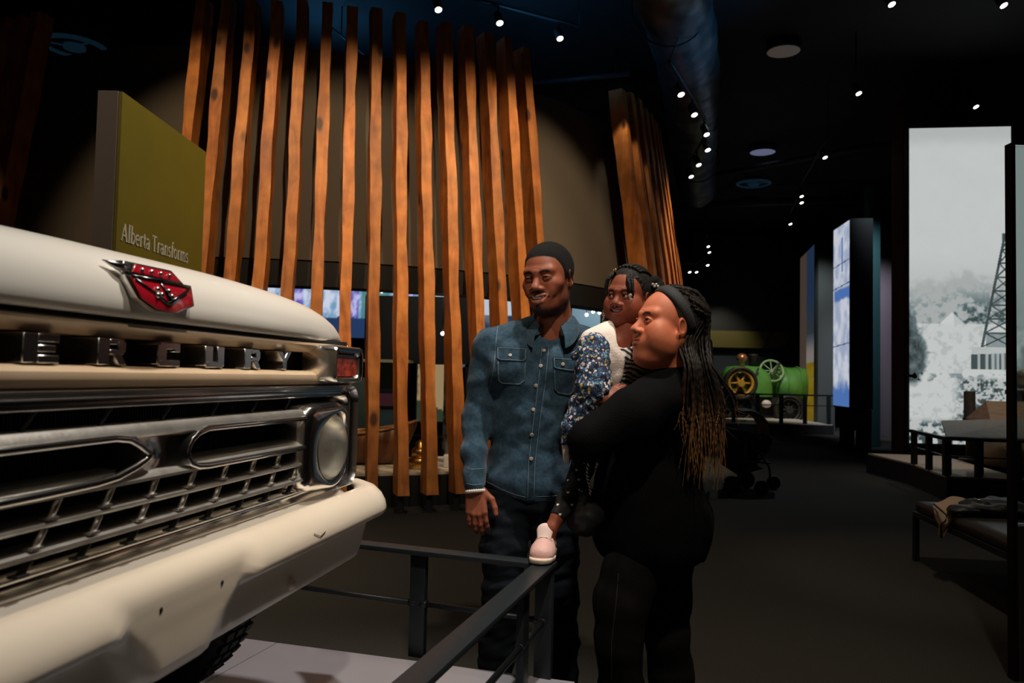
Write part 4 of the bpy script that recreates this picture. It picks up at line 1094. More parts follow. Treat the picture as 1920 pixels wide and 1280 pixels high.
# ------------------------------------------------------------------ heads
def seg_dist(P, pts):
    d = np.full(len(P), 9.0)
    for a, b in zip(pts[:-1], pts[1:]):
        a = np.array(a); b = np.array(b); ba = b-a; t = np.clip(((P-a)@ba)/(ba@ba+1e-12), 0, 1); d = np.minimum(d, np.linalg.norm(P-a-t[:, None]*ba, axis=1))
    return d
def mirror(pts): return [(-p[0], p[1], p[2]) for p in pts]
def head_field(o, h=.0024):
    """face towards +y, z up, origin between the ears; o holds the proportions"""
    F_ = Field((-.105, -.135, -.215), (.105, .145, .150), h)
    ck = o.get('cheek', 0); jw = o.get('jaw', 1.0); ch = o.get('chin', 0.0); sm = o.get('smile', 0)
    F_.ell((0, -.014, .046), (.076, .100, .086), k=0)
    F_.ell((0, .022, .010), (.068, .068, .085), k=.02)
    F_.ell((0, .026, -.040), (.060*jw, .060, .075-ch*.5), k=.025)
    for s in (-1, 1):
        F_.chain([(s*.052*jw, -.012, -.035), (s*.044*jw, .015, -.070+ch), (s*.014, .064, -.096+ch)], [.019, .020, .021], k=.028)
        F_.ell((s*.043, .056, -.012), (.026, .024, .022), k=.025)
        if ck: F_.ell((s*.045*jw, .044, -.045), (.026+ck, .030+ck, .032+ck), k=.03)
        if sm: F_.ell((s*.040, .070, -.036), (.016, .014, .018), k=.014)
        F_.cone((s*.045, .070, .034), (s*.008, .086, .030), .012, .012, k=.016)
    F_.ell((0, .070, -.096+ch), (.023, .020, .021), k=.022)
    if o.get('double', 0): F_.ell((0, .030, -.105), (.048, .045, .026), k=.03)
    # sockets, lids
    ez = .010
    for s in (-1, 1):
        F_.ell((s*.0335, .094, ez+.001), (.019, .015, .0125), k=.012, cut=True)
        F_.ell((s*.0325, .0745, ez), (.0155, .0145, .0135), k=.004)
        ol = o.get('lid', .0088)
        F_.ell((s*.0325, .0895, ez-.0005), (.0125, .0085, .0058*o.get('eye_open', 1)), k=.002, cut=True)
        F_.chain([(s*.0185, .0815, ez-.002), (s*.026, .0885, ez+.0065*o.get('eye_open', 1)), (s*.036, .0885, ez+.0070*o.get('eye_open', 1)), (s*.0465, .0785, ez+.001)], [.0028, .0034, .0034, .0028], k=.004)
        F_.chain([(s*.0195, .0815, ez-.003), (s*.028, .0865, ez-.0072*o.get('eye_open', 1)), (s*.038, .0860, ez-.0062*o.get('eye_open', 1)), (s*.0455, .0785, ez-.0005)], [.0024, .0028, .0028, .0024], k=.005)
    # nose
    nw = o.get('nose', 1.0); nl = o.get('nose_len', 1.0); nt = .012*nl
    F_.cone((0, .083, .022), (0, .094+nt*.6, -.012), .0085, .0115*nw, k=.012)
    F_.ell((0, .098+nt, -.022), (.0135*nw, .0125, .0115), k=.010)
    for s in (-1, 1):
        F_.ell((s*.0155*nw, .094+nt*.4, -.0265), (.0095*nw, .0120, .0090), k=.007)
        F_.ell((s*.0085*nw, .100+nt*.6, -.0335), (.0045, .006, .004), k=.003, cut=True)
    # mouth
    mz = -.056+o.get('mouth_dz', 0); mw = o.get('mouth_w', .025); lp = o.get('lip', 1.0); up_ = .0085*sm
    F_.ell((0, .080, mz-.003), (.036, .021, .026), k=.02)
    op = o.get('open', 0)*.0035; cy = .0885-.006*sm
    F_.chain([(-mw, cy, mz+up_), (-mw*.5, .0975, mz+.0040+op+up_*.2), (0, .1005, mz+.0035+op), (mw*.5, .0975, mz+.0040+op+up_*.2), (mw, cy, mz+up_)], [.0028, .0050*lp, .0054*lp, .0050*lp, .0028], k=.004)
    F_.chain([(-mw*.94, cy, mz-.002+up_), (-mw*.45, .0970, mz-.0075-op*1.3), (0, .0995, mz-.0092-op*1.8), (mw*.45, .0970, mz-.0075-op*1.3), (mw*.94, cy, mz-.002+up_)], [.0028, .0056*lp, .0064*lp, .0056*lp, .0028], k=.004)
    if op: F_.chain([(-mw*.84, .087, mz+up_*.66), (-mw*.38, .097, mz-op*.3), (mw*.38, .097, mz-op*.3), (mw*.84, .087, mz+up_*.66)], [.0034, .0060*o['open'], .0060*o['open'], .0034], k=.0015, cut=True)
    if op:
        for yy in (.103, .109): F_.chain([(-mw*.80, yy-.010, mz+up_*.62), (-mw*.38, yy, mz-op*.3), (mw*.38, yy, mz-op*.3), (mw*.80, yy-.010, mz+up_*.62)], [.0030, .0050*o['open'], .0050*o['open'], .0030], k=.0015, cut=True)
    if not o.get('open', 0):
        F_.chain([(-mw*.95, .094, mz-.0005+up_), (0, .108, mz-.002), (mw*.95, .094, mz-.0005+up_)], [.0016, .0018, .0016], k=.0015, cut=True)
    # ears
    for s in (-1, 1):
        Rm = np.array(Euler((math.radians(-12), 0, math.radians(-18*s))).to_matrix())
        F_.ell((s*.078, -.012, .004), (.0085, .0175, .031), Rm, k=.008)
        F_.ell((s*.085, -.009, .006), (.007, .0105, .019), Rm, k=.004, cut=True)
        F_.ell((s*.0775, -.004, -.021), (.006, .008, .010), k=.006)
    # neck
    nk = o.get('neck', .054); nd = o.get('neck_dir', (0, -.03, -.12))
    F_.cone((0, -.018, -.045), (nd[0], -.018+nd[1], -.045+nd[2]), nk, nk*1.06, k=.022)
    return F_
def head_paint(o):
    skin = np.array(s2l(o['skin'])); dark = skin*np.array([.62, .55, .52]); lipc = np.array(s2l(o['lips'])); browc = np.array(s2l(o.get('brow', (18, 12, 10))))
    ez = .010; mz = -.056+o.get('mouth_dz', 0); mw = o.get('mouth_w', .025); up_ = .0085*o.get('smile', 0); op = o.get('open', 0)*.0035; cy = .0885-.006*o.get('smile', 0)
    def fn(V):
        P = V; A = P.copy(); A[:, 0] = np.abs(A[:, 0])
        n = fbm(P[:, 0]*60+P[:, 2]*40+9, P[:, 1]*60+P[:, 2]*50+5, 3, 4)
        c = skin[None]*(.90+.20*n)[:, None]
        # flush of cheeks and nose, darker round the eyes
        d = np.linalg.norm((A-np.array([.042, .075, -.015]))/np.array([.022, .03, .02]), axis=1); c = c*(1+.10*np.exp(-d*d))[:, None]*(1-np.exp(-d*d)[:, None]*np.array([[0, .05, .08]]))
        d = np.linalg.norm((A-np.array([.033, .085, ez]))/np.array([.020, .03, .0125]), axis=1); k = np.clip(1.35-d, 0, 1)*.45; c = c*(1-k)[:, None]+dark[None]*k[:, None]
        # lips
        U = [(-mw, cy, mz+up_), (-mw*.5, .1000, mz+.0040+op+up_*.2), (0, .103, mz+.0035+op), (mw*.5, .1000, mz+.0040+op+up_*.2), (mw, cy, mz+up_)]
        L_ = [(-mw*.94, cy, mz-.002+up_), (-mw*.45, .0998, mz-.0075-op*1.3), (0, .1025, mz-.0092-op*1.8), (mw*.45, .0998, mz-.0075-op*1.3), (mw*.94, cy, mz-.002+up_)]
        d = np.minimum(seg_dist(P, U), seg_dist(P, L_)); k = smooth(.0078, .0054, d)*.85; c = c*(1-k)[:, None]+lipc[None]*k[:, None]
        # brows
        B = o.get('brow_pts', [(.014, .093, .0285), (.026, .092, .0325), (.038, .086, .0325), (.050, .072, .0265)])
        d = seg_dist(A, B); w = .0042*o.get('brow_w', 1)
        k = smooth(w+.0016, w-.001, d)*.92; c = c*(1-k)[:, None]+browc[None]*k[:, None]
        # lash line
        d = seg_dist(A, [(.0185, .0835, ez-.001), (.026, .0915, ez+.0040*o.get('eye_open', 1)), (.036, .0915, ez+.0045*o.get('eye_open', 1)), (.0475, .0800, ez+.001)]); k = smooth(.0030, .0012, d)*.9; c = c*(1-k)[:, None]+np.array([[.006, .004, .004]])*k[:, None]
        # nostrils: shade of the hollows painted into the skin
        d = np.linalg.norm(A-np.array([.0085, .100+.0072*o.get('nose_len', 1), -.0335]), axis=1); k = smooth(.006, .003, d)*.8; c = c*(1-k)[:, None]
        if o.get('beard'):
            bc = np.array(s2l((20, 14, 12)))
            A2 = A.copy(); A2[:, 1] = 0; fr = smooth(.05, .07, P[:, 1])
            side = smooth(.040, .052, A[:, 0])*smooth(-.004, -.020, P[:, 2])*smooth(-.012, .004, P[:, 1])*smooth(.062, .040, P[:, 1])
            chin = smooth(-.078, -.100, P[:, 2])*smooth(.0, .03, P[:, 1])
            mous = fr*smooth(.0085, .0050, seg_dist(A2, [(0, 0, mz+.0165), (.014, 0, mz+.0160), (.026, 0, mz+.0130), (.034, 0, mz+.004)]))
            gt = fr*smooth(.010, .004, seg_dist(A2, [(0, 0, mz-.024), (.004, 0, mz-.034)]))
            line = smooth(.024, .006, seg_dist(A, [(.060, .0, -.030), (.055, .020, -.065), (.030, .055, -.092), (0, .07, -.104)]))
            st = np.clip(fbm(P[:, 0]*500, P[:, 2]*500+P[:, 1]*300, 2, 9), 0, 1)
            neckcut = smooth(-.135, -.118, P[:, 2])
            k = np.clip(np.maximum.reduce([.60*side, .90*chin, .95*mous, .9*gt, .72*line])*neckcut*(.82+.35*st), 0, 1)
            nolip = smooth(.0060, .0085, np.minimum(seg_dist(P, U), seg_dist(P, L_))); k = k*np.maximum(nolip, .0)
            c = c*(1-k)[:, None]+bc[None]*k[:, None]
        if o.get('hairline'):
            k = o['hairline'](P); c = c*(1-k)[:, None]+browc[None]*k[:, None]
        return c
    return fn
eye_m = mat('eye_white_and_iris', (1, 1, 1), .12, attr='Col', spec=.6)
def eyes(o, M, parent):
    g = np.array(o['gaze'], float); g /= np.linalg.norm(g)
    for s in (-1, 1):
        n1, n2 = 22, 16; V = []; Fq = []
        for i in range(n2+1):
            t = PI*i/n2
            for j in range(n1): a = 2*PI*j/n1; V.append((math.sin(t)*math.cos(a), math.sin(t)*math.sin(a), math.cos(t)))
        for i in range(n2):
            for j in range(n1): Fq.append((i*n1+j, i*n1+(j+1) % n1, (i+1)*n1+(j+1) % n1, (i+1)*n1+j))
        V = np.array(V)
        z = g; x = np.cross((0, 0, 1), z); x /= np.linalg.norm(x); y = np.cross(z, x); B = np.stack([x, y, z], 1)
        Vd = V@B.T; ct = V[:, 2]
        c = np.where((ct > .985)[:, None], np.array([[.004, .003, .003]]), np.where((ct > .86)[:, None], np.array([[.030, .013, .007]]), np.array([[.50, .45, .40]])*(.8+.2*np.clip(1-np.abs(Vd[:, :1])*.4, 0, 1))))
        r = .0128; W_ = Vd*r+np.array([s*.0325, .0770, .010])
        Wd = W_@M[0].T+M[1]
        me = bpy.data.meshes.new('eye'); me.from_pydata(Wd.tolist(), [], Fq); set_colors(me, c); me.materials.append(eye_m)
        me.polygons.foreach_set('use_smooth', np.ones(len(me.polygons), bool)); link_mesh('eye', me, parent)
def head_matrix(pos, yaw, pitch, roll, scale):
    """yaw: degrees the face is turned from facing the camera (-Y) towards the viewer's left; pitch: degrees up"""
    # local +y (face) -> world -Y first, local +x -> world -X
    R0 = np.array(Euler((0, 0, PI)).to_matrix()); R1 = np.array(Euler((math.radians(pitch), math.radians(roll), 0)).to_matrix()); R2 = np.array(Euler((0, 0, math.radians(-yaw))).to_matrix())
    R_ = R2@R0@R1
    return R_*scale, np.array(pos, float)
def hm(M, p): return Vector(M[0]@np.array(p, float)+M[1])
skin_m = mat('skin', (1, 1, 1), .54, attr='Col', spec=.32, bump=(.04, 420))
bl = skin_m.node_tree.nodes['Principled BSDF']; bl.inputs['Subsurface Weight'].default_value = .08; bl.inputs['Subsurface Radius'].default_value = (.012, .004, .002); bl.inputs['Subsurface Scale'].default_value = .4
def plain(c): 
    c = np.array(s2l(c))
    def fn(V):
        n = fbm(V[:, 0]*40+7, V[:, 2]*40+V[:, 1]*30+3, 3, 11); return c[None]*(.88+.24*n)[:, None]
    return fn
def hand_field(palm, fdir, ndir, L=.185, curl=(.25, .35, .4, .45), thumb_side=1, h=.0026, spread=.06, w=.083, wrist=None, thumb=(.35, .25), tn=.25):
    """palm: wrist point; fdir: along the fingers; ndir: out of the back of the hand; fingers bend away from ndir"""
    f = np.array(fdir, float); f /= np.linalg.norm(f); n = np.array(ndir, float); n -= f*(n@f); n /= np.linalg.norm(n); s = np.cross(f, n)*thumb_side
    p0 = np.array(palm, float); PL = L*.50
    pts = [p0]
    def W(a, b, c): return p0+f*a+s*b+n*c
    F_ = None; prims = []
    k_ = L/.185
    prims.append(('c', W(-.012*k_, 0, 0), W(.012*k_, 0, 0), .025*k_, .027*k_, .012))
    for i, b in enumerate((.030, .010, -.010, -.029)):
        prims.append(('c', W(.012*k_, b*.75*k_, 0), W(PL+(-.004, .003, 0, -.010)[i]*k_, b*k_, .003*k_), .015*k_, .0115*k_, .012))
    lens = (.070, .078, .073, .058)
    for i, b in enumerate((.030, .010, -.010, -.029)):
        q = W(PL+(-.004, .003, 0, -.010)[i]*k_, b*k_, .003*k_); ang = curl[i]; d = f*math.cos(ang)-n*math.sin(ang)+s*(spread*(1.5-i))
        rr = (.0098, .0100, .0096, .0085)[i]*k_; ll = lens[i]*k_
        for j, fr in enumerate((.46, .30, .24)):
            e = q+d/np.linalg.norm(d)*ll*fr; prims.append(('c', q, e, rr, rr*.93, .004)); q = e; rr *= .93; ang += curl[i]*(1.2, 1.0)[min(j, 1)]
            d = f*math.cos(ang)-n*math.sin(ang)+s*(spread*(1.5-i))
    # thumb from the side of the palm near its base
    q = W(.016*k_, .026*k_, -.004*k_); a1, a2 = thumb
    d1 = f*.80+s*.60*a1/.35-n*tn; d1 /= np.linalg.norm(d1); e = q+d1*.042*k_; prims.append(('c', q, e, .0165*k_, .0125*k_, .010)); q = e
    d2 = f*.95+s*.25*a2/.25-n*tn; d2 /= np.linalg.norm(d2); e = q+d2*.032*k_; prims.append(('c', q, e, .0122*k_, .0108*k_, .004)); q = e
    d3 = f*.98+s*.10-n*tn*.9; d3 /= np.linalg.norm(d3); e = q+d3*.024*k_; prims.append(('c', q, e, .0108*k_, .0090*k_, .004))
    allp = np.array([p for pr in prims for p in (pr[1], pr[2])]); lo, hi = allp.min(0)-.03, allp.max(0)+.03
    if wrist is not None: wv = np.array(wrist, float); lo = np.minimum(lo, wv-.045); hi = np.maximum(hi, wv+.045)
    F_ = Field(lo, hi, h)
    if wrist is not None: F_.cone(wv, W(-.005*k_, 0, 0), .026*k_, .025*k_, k=0)
    for t_, a, b, ra, rb, k in prims: F_.cone(a, b, ra, rb, k=k, flat=None)
    return F_
# ------------------------------------------------------------------ people
from mathutils.bvhtree import BVHTree
def surf(*objs):
    V = []; P = []
    for o in objs:
        M_ = wm(o); b = len(V); V += [M_ @ v.co for v in o.data.vertices]; P += [tuple(i+b for i in p.vertices) for p in o.data.polygons]
    return BVHTree.FromPolygons(V, P)
def onto(bvh, px, py, off=0.0):
    d = (_F + _R*((px-960)/1493) + _U*((640-py)/1493)).normalized()
    h, n, i, dd = bvh.ray_cast(Vector((0, 0, CAM_H)), d)
    if h is None: return None
    if n.dot(d) > 0: n = -n
    return h+n*off, n
def dens(p, step=6):
    o = [p[0]]
    for a, b in zip(p[:-1], p[1:]):
        n = max(1, int(math.hypot(b[0]-a[0], b[1]-a[1])/step))
        o += [(a[0]+(b[0]-a[0])*i/n, a[1]+(b[1]-a[1])*i/n) for i in range(1, n+1)]
    return o
def seam(bvh, pts, m, parent, name='stitching', r=.0011, off=.0005, step=5):
    P = [onto(bvh, x, y, off) for x, y in dens(pts, step)]; P = [p[0] for p in P if p]
    if len(P) > 1: return MB().tube(P, r, 5).build(name, m, parent)
def patch(bvh, left, right, m, parent, name, off=.003, n=14, k=5, sink=.004):
    """a cloth piece lying on a surface between two outlines"""
    def res(p, n):
        d = [0]
        for a, b in zip(p[:-1], p[1:]): d.append(d[-1]+math.hypot(b[0]-a[0], b[1]-a[1]))
        o = []
        for i in range(n):
            t = d[-1]*i/(n-1); j = max(q for q in range(len(d)) if d[q] <= t+1e-9); j = min(j, len(p)-2); f = (t-d[j])/max(1e-9, d[j+1]-d[j]); o.append((p[j][0]+(p[j+1][0]-p[j][0])*f, p[j][1]+(p[j+1][1]-p[j][1])*f))
        return o
    L_ = res(left, n); R_ = res(right, n); rows = []; rows2 = []
    for a, b in zip(L_, R_):
        ra = [onto(bvh, a[0]+(b[0]-a[0])*i/(k-1), a[1]+(b[1]-a[1])*i/(k-1), 0) for i in range(k)]
        if any(q is None for q in ra): continue
        rows.append([q[0]+q[1]*off for q in ra]); rows2.append([q[0]-q[1]*sink for q in ra])
    m_ = MB(); R = [r+s_[::-1] for r, s_ in zip(rows, rows2)]
    m_.rings(R, True, True, True); return m_.build(name, m, parent, angle=.8)

def np3(v): return np.array([v.x, v.y, v.z])
def wrinkle(F_, amp, fr=(38, 30, 22), seed=0):
    g = F_.grid(); a = fr
    d = np.sin(g[0]*a[0]+2.2*np.sin(g[2]*a[1]+seed)+seed)*np.sin(g[2]*a[2]+1.7*np.sin(g[0]*a[1]*.8+seed*2)+g[1]*18)
    near = np.abs(F_.D) < .03
    F_.D = np.where(near, F_.D+(amp*d).astype(np.float32), F_.D); return F_

denim = mat('denim_shirt', (.017, .048, .083), .8, spec=.15, var=((.040, .082, .124), 75, .35, .7, 6), bump=(.35, 420), sheen=.15)
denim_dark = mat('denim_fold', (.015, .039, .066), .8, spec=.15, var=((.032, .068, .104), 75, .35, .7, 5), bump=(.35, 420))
stitch = mat('pale_stitching', (.16, .22, .27), .8)
jean_m = mat('dark_jeans', (.0055, .0085, .0135), .85, spec=.15, bump=(.3, 380), var=((.009, .0145, .022), 12, .4, .7))
button_m = mat('shell_button', (.35, .30, .25), .3)
hair_m = mat('short_black_hair', (.008, .007, .007), .75, bump=(.9, 700), spec=.25)
shoe_dark = mat('dark_shoe', (.012, .011, .011), .5)
silver = mat('silver', (.8, .78, .74), .18, 1.0)

# ---- the man
YM = 2.95
def mm(px, py, d=0): return np3(at(px, py, YM+d))
man = thing('person', 'man in a blue denim shirt and dark jeans standing behind the barrier', 'person', (mm(985, 1300)[0], YM, 0))
MAN_HL = ([-.13, -.03, -.012, .004, .018, .030, .05, .085, .12], [-.055, -.050, .012, .000, .002, .040, .072, .086, .090])
MO = dict(skin=(140, 80, 58), lips=(168, 108, 94), beard=True, gaze=(-.12, 1, -.16), eye_open=.75, smile=1, open=.85, mouth_w=.033, lip=1.0, nose=1.10, hairline=lambda P: smooth(-.006, .004, P[:, 2]-np.interp(P[:, 1], *MAN_HL))*.9, neck=.056, cheek=.0, jaw=.96, chin=.006, brow_w=1.15, neck_dir=(0, -.02, -.15))
Mm = head_matrix(mm(1029, 527, -.03), 29, -7, 3, 1.07)
hf = head_field(MO)
# body under the clothes: neck, chest, arms, hands, legs
bf = Field(mm(850, 1420, 0)-np.array([.05, .25, .06]), mm(1160, 575)+np.array([0, .25, 0]), .0085)
def body(F_):
    F_.cone(mm(1036, 590, .015), mm(1030, 640, .02), .056, .065, k=0)
    F_.ell(mm(1003, 715, .03), (.15, .090, .14), k=.03); F_.ell(mm(998, 830, .03), (.145, .095, .18), k=.04); F_.ell(mm(985, 930, .03), (.14, .092, .10), k=.03)
    F_.chain([mm(1030, 632, .03), mm(930, 655, .03)], [.045, .040], k=.02); F_.chain([mm(1030, 632, .03), mm(1086, 652, .03)], [.045, .040], k=.02)
    F_.chain([mm(921, 655, .02), mm(896, 780, .02), mm(891, 905, -.075)], [.042, .036, .028], k=.015)
    F_.chain([mm(1091, 655, .03), mm(1108, 790, .08), mm(1050, 860, .20)], [.042, .036, .028], k=.015)
    F_.chain([mm(950, 945, .02), mm(943, 1110, .0), mm(930, 1360, .05)], [.075, .055, .035], k=.03)
    F_.chain([mm(1030, 950, .03), mm(1045, 1110, .02), mm(1050, 1365, .08)], [.075, .055, .035], k=.03)
    return F_
body(bf)
hand = hand_field(mm(891, 915, -.080), (mm(896, 1000, -.115)-mm(891, 915, -.080)), (-.15, -1, .1), L=.182, curl=(.26, .28, .26, .22), thumb_side=-1, wrist=mm(891, 906, -.075), spread=.03, thumb=(.50, .30), tn=.02)
sk = plain(MO['skin'])
body_o = soft('body', [hf, bf, hand], skin_m, man, [head_paint(MO), sk, sk], 1, [Mm, None, None])
eyes(MO, Mm, body_o)
tg = mat('teeth', (.85, .80, .72), .3)
def teeth(o, M, parent):
    mz = -.056+o.get('mouth_dz', 0); w = o.get('mouth_w', .025)*.82; m = MB()
    for i in range(8):
        x = -w+2*w*(i+.5)/8; y = .0925-.013*(x/w)**2
        m.xf = lambda p: hm(M, p); m.box((x, y, mz+.0006+.0045*(x/w)**2), (2*w/8*.95, .006, .0085))
    o2 = m.build('teeth', tg, parent, bevel=.0006, seg=1); o2['kind'] = 'stuff'
teeth(MO, Mm, body_o)
def haircap(M, parent, zl, grow=(.0805, .1015, .0874), c=(0, -.014, .046), name='hair', m=None, h=.0028):
    F_ = Field((-.10, -.135, -.09), (.10, .12, .15), h)
    F_.ell(c, (.076, .100, .086), k=0); F_.ell((0, .022, .010), (.068, .068, .085), k=.02)
    g = F_.grid(); yy = g[1]; line = np.interp(yy.ravel(), [p[0] for p in zl], [p[1] for p in zl]).reshape(yy.shape)
    e_ = (g[2]-line)+0*g[0]; F_.D = F_.D-((grow[0]-.076)*smooth(-.002, .028, e_)+.0004).astype(np.float32)
    F_.D = np.maximum(F_.D, (-e_*.8).astype(np.float32))
    return soft(name, [F_], m or hair_m, parent, None, 1, [M])
haircap(Mm, body_o, [(-.13, -.055), (-.03, -.050), (-.012, .012), (.004, .002), (.018, .004), (.030, .042), (.05, .073), (.085, .087), (.12, .090)])
# shirt
sf = Field(mm(850, 960)-np.array([.04, .26, .0]), mm(1160, 570)+np.array([.0, .30, 0]), .0062)
sf.ell(mm(1003, 700, .03), (.185, .118, .17), k=0); sf.ell(mm(1000, 790, .03), (.172, .118, .2), k=.06); sf.ell(mm(990, 900, .03), (.172, .125, .16), k=.06)
sf.chain([mm(1030, 618, .03), mm(926, 642, .02)], [.066, .058], k=.05); sf.chain([mm(1030, 618, .03), mm(1088, 640, .03)], [.066, .060], k=.05)
sf.ell(mm(955, 690, -.04), (.075, .055, .07), k=.05); sf.ell(mm(1050, 690, -.04), (.07, .055, .07), k=.05)
sf.chain([mm(919, 648, .01), mm(907, 705, .02), mm(893, 790, .015), mm(889, 850, -.035), mm(890, 908, -.075)], [.066, .058, .052, .047, .042], k=.022)
sf.chain([mm(1093, 646, .03), mm(1108, 790, .08), mm(1050, 862, .20)], [.062, .056, .045], k=.022)
wrinkle(sf, .0030, (30, 26, 24), 1.0); wrinkle(sf, .0022, (55, 40, 36), 2.3)
g = sf.grid()
xs = [mm(900, 905)[0], mm(915, 908)[0], mm(960, 927)[0], mm(990, 937)[0], mm(1030, 936)[0], mm(1085, 920)[0]]; zs_ = [mm(900, 900)[2], mm(915, 908)[2], mm(960, 927)[2], mm(990, 936)[2], mm(1030, 935)[2], mm(1085, 918)[2]]
torso_x = mm(908, 900)[0]
hem = np.interp(g[0].ravel(), xs, zs_).reshape(g[0].shape)
sf.D = np.maximum(sf.D, np.where(g[0] > torso_x, (hem-g[2])*.9, mm(890, 912)[2]-g[2]).astype(np.float32))
# open neck
nk0 = mm(1033, 585, -.02); nk1 = mm(1024, 640, -.10)
sf.cone(mm(1036, 590, .01), mm(1034, 612, .0), .070, .068, k=.006, cut=True); sf.cone(mm(1034, 606, -.06), mm(1022, 652, -.13), .064, .008, k=.006, cut=True)
shirt = soft('denim_shirt', [sf], denim, man, None, 1)
SB = surf(shirt)
# collar: stand and two falling wings
def collar(c, rx, ry, h0, m, parent, yaw=0, wing=.062, gap=22, tilt=.35):
    c = Vector(c); R = []
    for i in range(41):
        a = math.radians(gap+(360-2*gap)*i/40); x = math.sin(a)*rx; y = -math.cos(a)*ry; fr = max(0, math.cos(a)); d = Vector((math.sin(a), -math.cos(a), 0))
        b = c+Vector((x, y, 0)); b.z += -.045*fr**1.5+tilt*0
        tip = math.exp(-((min(i, 40-i))/5.0)**2)
        top = b+Vector((0, 0, h0*(.75+.25*(1-fr))))-d*.004
        o1 = top+d*.010+Vector((0, 0, -.004)); o2 = b+d*(.024+.012*tip)+Vector((0, 0, .012-.020*tip)); o3 = b+d*(.030+.016*tip)+Vector((0, 0, -.010-wing*.62*tip))
        ring = [b, top, o1, o2, o3, o3-d*.004-Vector((0, 0, .001)), o2-d*.005, b+d*.004]
        if yaw: ring = [c+Matrix.Rotation(yaw, 3, 'Z') @ (q-c) for q in ring]
        R.append(ring)
    return MB().rings(R, True, True, True).build('collar', m, parent, angle=.9)
collar(mm(1036, 610, .010), .074, .080, .040, denim, shirt, math.radians(-9), .066, 30)
# placket, buttons, pockets, cuff and seams
pl_l = [(1014, 652), (1007, 720), (997, 800), (989, 870), (987, 937)]; pl_r = [(1031, 651), (1024, 720), (1013, 800), (1005, 870), (1003, 937)]
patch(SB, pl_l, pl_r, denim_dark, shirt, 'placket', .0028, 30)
PB = surf(shirt, *[o for o in bpy.data.objects if o.name == 'placket'])
seam(PB, [(x+2, y) for x, y in pl_l], stitch, shirt); seam(PB, [(x-2, y) for x, y in pl_r], stitch, shirt)
for x, y in ((1020, 657), (1014, 686), (1005, 723), (1000, 768), (997, 815), (996, 860)):
    q = onto(PB, x, y, .002)
    if q: MB().lathe(q[0]-q[1]*.002, [(.0068, 0), (.0072, .0022), (.0055, .0034), (.002, .0026)], axis=q[1], n=16).build('button', button_m, shirt)
for (x0, x1, yt, yf, yb, sl) in ((931, 988, 650, 676, 720, 2), (1037, 1080, 669, 692, 738, 4)):
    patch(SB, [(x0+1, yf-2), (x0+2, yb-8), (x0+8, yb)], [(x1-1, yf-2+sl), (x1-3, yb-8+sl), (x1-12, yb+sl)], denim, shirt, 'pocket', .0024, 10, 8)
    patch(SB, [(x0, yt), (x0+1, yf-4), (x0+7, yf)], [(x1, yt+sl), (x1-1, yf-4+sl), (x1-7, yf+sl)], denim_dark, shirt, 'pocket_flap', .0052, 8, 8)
    QB = surf(shirt, *[o for o in bpy.data.objects if o.name.startswith('pocket')])
    seam(QB, [(x0+1, yt+2), (x1-1, yt+2+sl)], stitch, shirt); seam(QB, [(x0+2, yt+2), (x0+3, yf-4), (x0+9, yf-2), (x1-9, yf-2+sl), (x1-3, yf-4+sl), (x1-2, yt+2+sl)], stitch, shirt)
    seam(QB, [(x0+3, yf+2), (x0+4, yb-8), (x0+10, yb-2), (x1-14, yb-2+sl), (x1-5, yb-9+sl), (x1-3, yf+2+sl)], stitch, shirt)
    q = onto(QB, (x0+x1)/2-3, yf-11+sl/2, .002)
    if q: MB().lathe(q[0]-q[1]*.002, [(.0066, 0), (.007, .0022), (.005, .0034), (.002, .0026)], axis=q[1], n=16).build('button', button_m, shirt)
seam(SB, [(868, 876), (886, 880), (908, 878)], stitch, shirt); seam(SB, [(869, 905), (888, 909), (907, 907)], stitch, shirt)
seam(SB, [(934, 606), (930, 640), (926, 690), (918, 730)], stitch, shirt); seam(SB, [(1078, 600), (1083, 640)], stitch, shirt)
seam(SB, [(912, 902), (940, 917), (965, 927), (986, 932)], stitch, shirt); seam(SB, [(1004, 931), (1035, 930), (1060, 925)], stitch, shirt)
# jeans
jf = Field(mm(860, 1420)-np.array([.05, .28, .07]), mm(1140, 870)+np.array([0, .30, 0]), .0075)
jf.ell(mm(987, 925, .03), (.165, .112, .12), k=0)
jf.chain([mm(948, 950, .02), mm(945, 1030, .0), mm(942, 1110, -.01), mm(932, 1200, .03), mm(925, 1350, .05)], [.092, .085, .072, .068, .060], k=.02)
jf.chain([mm(1034, 955, .03), mm(1042, 1030, .02), mm(1047, 1110, .01), mm(1050, 1200, .05), mm(1052, 1355, .08)], [.090, .084, .072, .068, .060], k=.02)
wrinkle(jf, .0042, (20, 16, 60), .4); wrinkle(jf, .003, (26, 40, 90), 1.9)
soft('jeans', [jf], jean_m, man, None, 1)
for x, y, dx in ((926, 1372, -.02), (1053, 1378, .02)):
    c = mm(x, y, .04); F_ = Field(c-np.array([.09, .24, .12]), c+np.array([.09, .14, .12]), .006); z0 = .0
    F_.chain([(c[0], c[1]+.06, .055), (c[0]+dx, c[1]-.05, .05), (c[0]+dx*2, c[1]-.16, .040)], [.045, .046, .040], k=.02); F_.cone((c[0], c[1]+.02, .10), (c[0], c[1]+.02, .06), .045, .05, k=.02); F_.plane_cut((0, 0, .004), (0, 0, -1))
    soft('shoe', [F_], shoe_dark, man, None, 1)
# bracelet
q = mm(892, 921, -.083); ax = (mm(893, 930, -.03)-mm(891, 900, -.02)); Rr = []
fx, fu, fd = frame_of(ax)
m = MB()
for i in range(26):
    a = 2*PI*i/26; p = Vector(q)+fx*math.cos(a)*.034+fu*math.sin(a)*.031; m.sphere(p, (.0062, .0062, .0075), 8, 6)
o = m.build('bracelet', mat('pale_bead', (.62, .56, .50), .35), body_o); o['kind'] = 'stuff'
